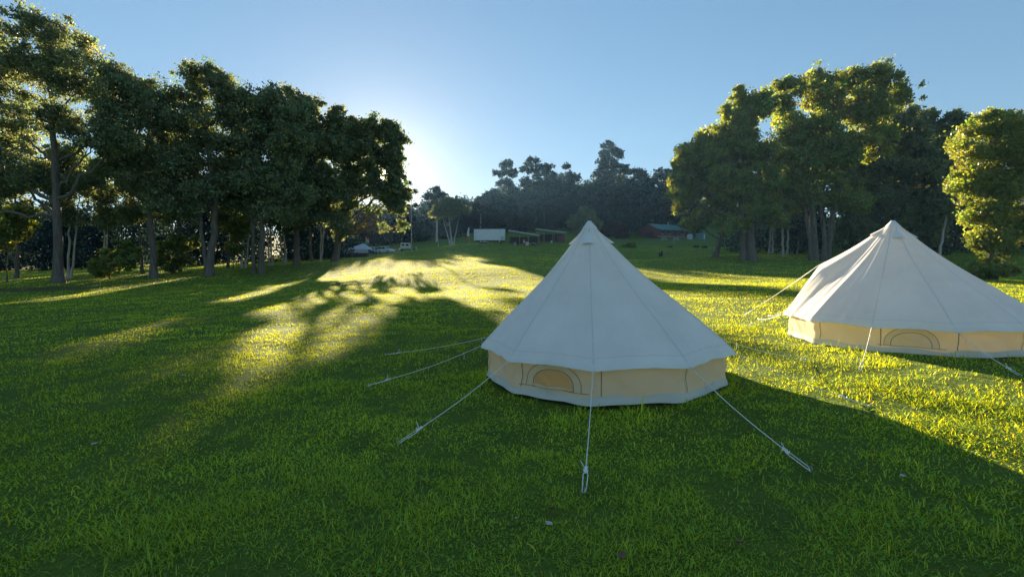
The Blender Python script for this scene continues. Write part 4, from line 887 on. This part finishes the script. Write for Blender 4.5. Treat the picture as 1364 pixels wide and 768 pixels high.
for x in (-4.6, -1.4, 4.6):
    wn = bx('window', (x-.65, -Wh/2-.03, .95), (x+.65, -Wh/2-.003, 2.05), 'glass', t, 0); bx('frame', (x-.72, -Wh/2-.05, 2.053), (x+.72, -Wh/2-.003, 2.13), 'white_paint', wn, 0); bx('sill', (x-.72, -Wh/2-.07, .87), (x+.72, -Wh/2-.003, .947), 'white_paint', wn, 0)
dr = bx('door', (1.2, -Wh/2-.04, .06), (2.1, -Wh/2-.003, 2.1), 'dark', t, 0); bx('handle', (1.28, -Wh/2-.08, 1.0), (1.34, -Wh/2-.043, 1.12), 'silver', dr, 0)
bx('garage_opening', (-Lh/2-.03, -2.2, -.1), (-Lh/2-.003, 1.6, 1.7), 'dark', t, 0)  # flat panel, no hole: the shade inside is put into its dark colour
def bench(px, d, rz, label, m='white_paint'):
    t = thing('picnic_table', px, d, rz, label, 'table', 'pale tables by the verandah')
    bx('tabletop', (-.95, -.4, .70), (.95, .4, .76), m, t, 0)
    for y in (-.75, .75): bx('bench_seat', (-.95, y-.14, .42), (.95, y+.14, .46), m, t, 0)
    for x in (-.7, .7): bx('leg', (x-.05, -.7, 0), (x+.05, .7, .06), m, t, 0); bx('leg', (x-.05, -.06, .063), (x+.05, .06, .697), m, t, 0)
bench(884, 160, .3, 'pale picnic table left of the verandah steps'); bench(900, 160, .35, 'pale picnic table under the right half of the verandah')
t = thing('water_tank', 918.5, 166, 0, 'small pale blue tank right of the red house', 'tank')
q_ = MB(); q_.tube([(0, 0, -.3), (0, 0, 1.5), (0, 0, 1.75)], [.95, .95, .3], 18); q_.build('body', M['grey_cloth'], t); q_ = MB(); cyl(q_, (0, 0, 1.753), .25, .1); q_.build('lid', M['dark'], t)
t = thing('garden_shed', 933, 166, .1, 'teal garden shed with a pale door edge, right of the tank', 'shed')
bx('wall', (-1.4, -1, -.3), (1.4, 1, 1.9), 'teal', t); bx('roof', (-1.5, -1.1, 1.903), (1.5, 1.1, 2.0), 'iron', t); bx('door', (.55, -1.03, 0), (.95, -1.003, 1.8), 'white_paint', t, 0)
t = thing('bird_bath', 897.5, 142, 0, 'small pale bird bath on the lawn before the house', 'bird bath')
q_ = MB(); q_.tube([(0, 0, 0), (0, 0, .08), (0, 0, .7)], [.28, .14, .12], 12); q_.build('pedestal', M['concrete'], t); q_ = MB(); q_.tube([(0, 0, .703), (0, 0, .85), (0, 0, .87)], [.18, .5, .46], 16); q_.build('basin', M['concrete'], t)
for px, d, s_, lab in ((893, 118, .5, 'small dark shrub below the bird bath'), (926, 118, .6, 'small dark shrub on the lawn below the teal shed'), (938, 116, .5, 'small dark shrub right of the one below the teal shed')):
    bush(px, d, [(px, at(px, 340, d)[0]*0+330.5, 3.0*s_*2, 2.2*s_*2)], lab, int(px), M['leaf_far'], blob=.45, size=.28, per=26)
# fallen leaves and pale scraps on the near grass
def scrap(px, py, s_, m, label, seed):
    p = gpix(px, py); o = MB(); rg_ = np.random.default_rng(seed); n = 10; a0 = rg_.uniform(0, 6.28); V = []
    for k in range(n+1):
        u = k/n; w_ = .38*math.sin(math.pi*u**.8); z = .03*math.sin(3*u+a0)
        for v in (-1, 0, 1):
            x, y = (u-.5), v*w_; V.append(((x*math.cos(a0)-y*math.sin(a0))*s_, (x*math.sin(a0)+y*math.cos(a0))*s_, z*s_*3+abs(v)*.18*s_+.2*s_*u))
    o.add(V, [(3*k+j, 3*k+j+1, 3*k+4+j, 3*k+3+j) for k in range(n) for j in range(2)]); b = o.build('fallen_leaf', M[m], None, True)
    b.location = (p[0], p[1], float(gzb([p[0]], [p[1]])[0])+.035); tag(b, label, 'leaf', 'fallen leaves and scraps on the grass')
for k, a in enumerate([(735, 686, .075, 'leaf_brown', 'brown fallen leaf just below the front guy peg of the nearer tent'), (731, 708, .06, 'leaf_pale', 'pale curled leaf below the brown one near the front peg'), (688, 700, .045, 'leaf_pale', 'small white scrap left of the pale curled leaf'),
                       (828, 760, .07, 'leaf_brown', 'reddish brown leaf at the bottom edge below the front peg'), (985, 742, .06, 'leaf_brown', 'reddish leaf beside the lush tuft at lower right'), (644, 586, .04, 'leaf_pale', 'white scrap below the left front guy rope'),
                       (243, 508, .06, 'leaf_pale', 'largest white scrap on the shaded grass at left'), (116, 469, .06, 'leaf_pale', 'white scrap farthest left on the shaded meadow'), (237, 434, .08, 'leaf_pale', 'white scrap lying farthest up the shaded meadow'), (126, 595, .07, 'leaf_pale', 'white scrap nearest the lower left corner'), (491, 514, .05, 'leaf_pale', 'white scrap beside the leftmost guy peg'), (1202, 642, .05, 'leaf_pale', 'white scrap on the shaded grass at lower right')]): scrap(*a, 300+k)
# ------------------------------------------------------------------ haze
def haze():
    m, n, l, o = mat('haze_air')
    v = n.new('ShaderNodeVolumePrincipled'); v.inputs['Color'].default_value = (.30, .58, 1, 1); v.inputs['Density'].default_value = .00013; v.inputs['Anisotropy'].default_value = .35
    l.new(v.outputs[0], o.inputs['Volume'])
    b = MB().box((-620, -620, float(Z.min())-1), (620, 620, float(max(Z.max(), 62))+3)); ob = b.build('haze', m); tag(ob, 'thin pale haze over the meadow', 'haze', kind='stuff')
haze()
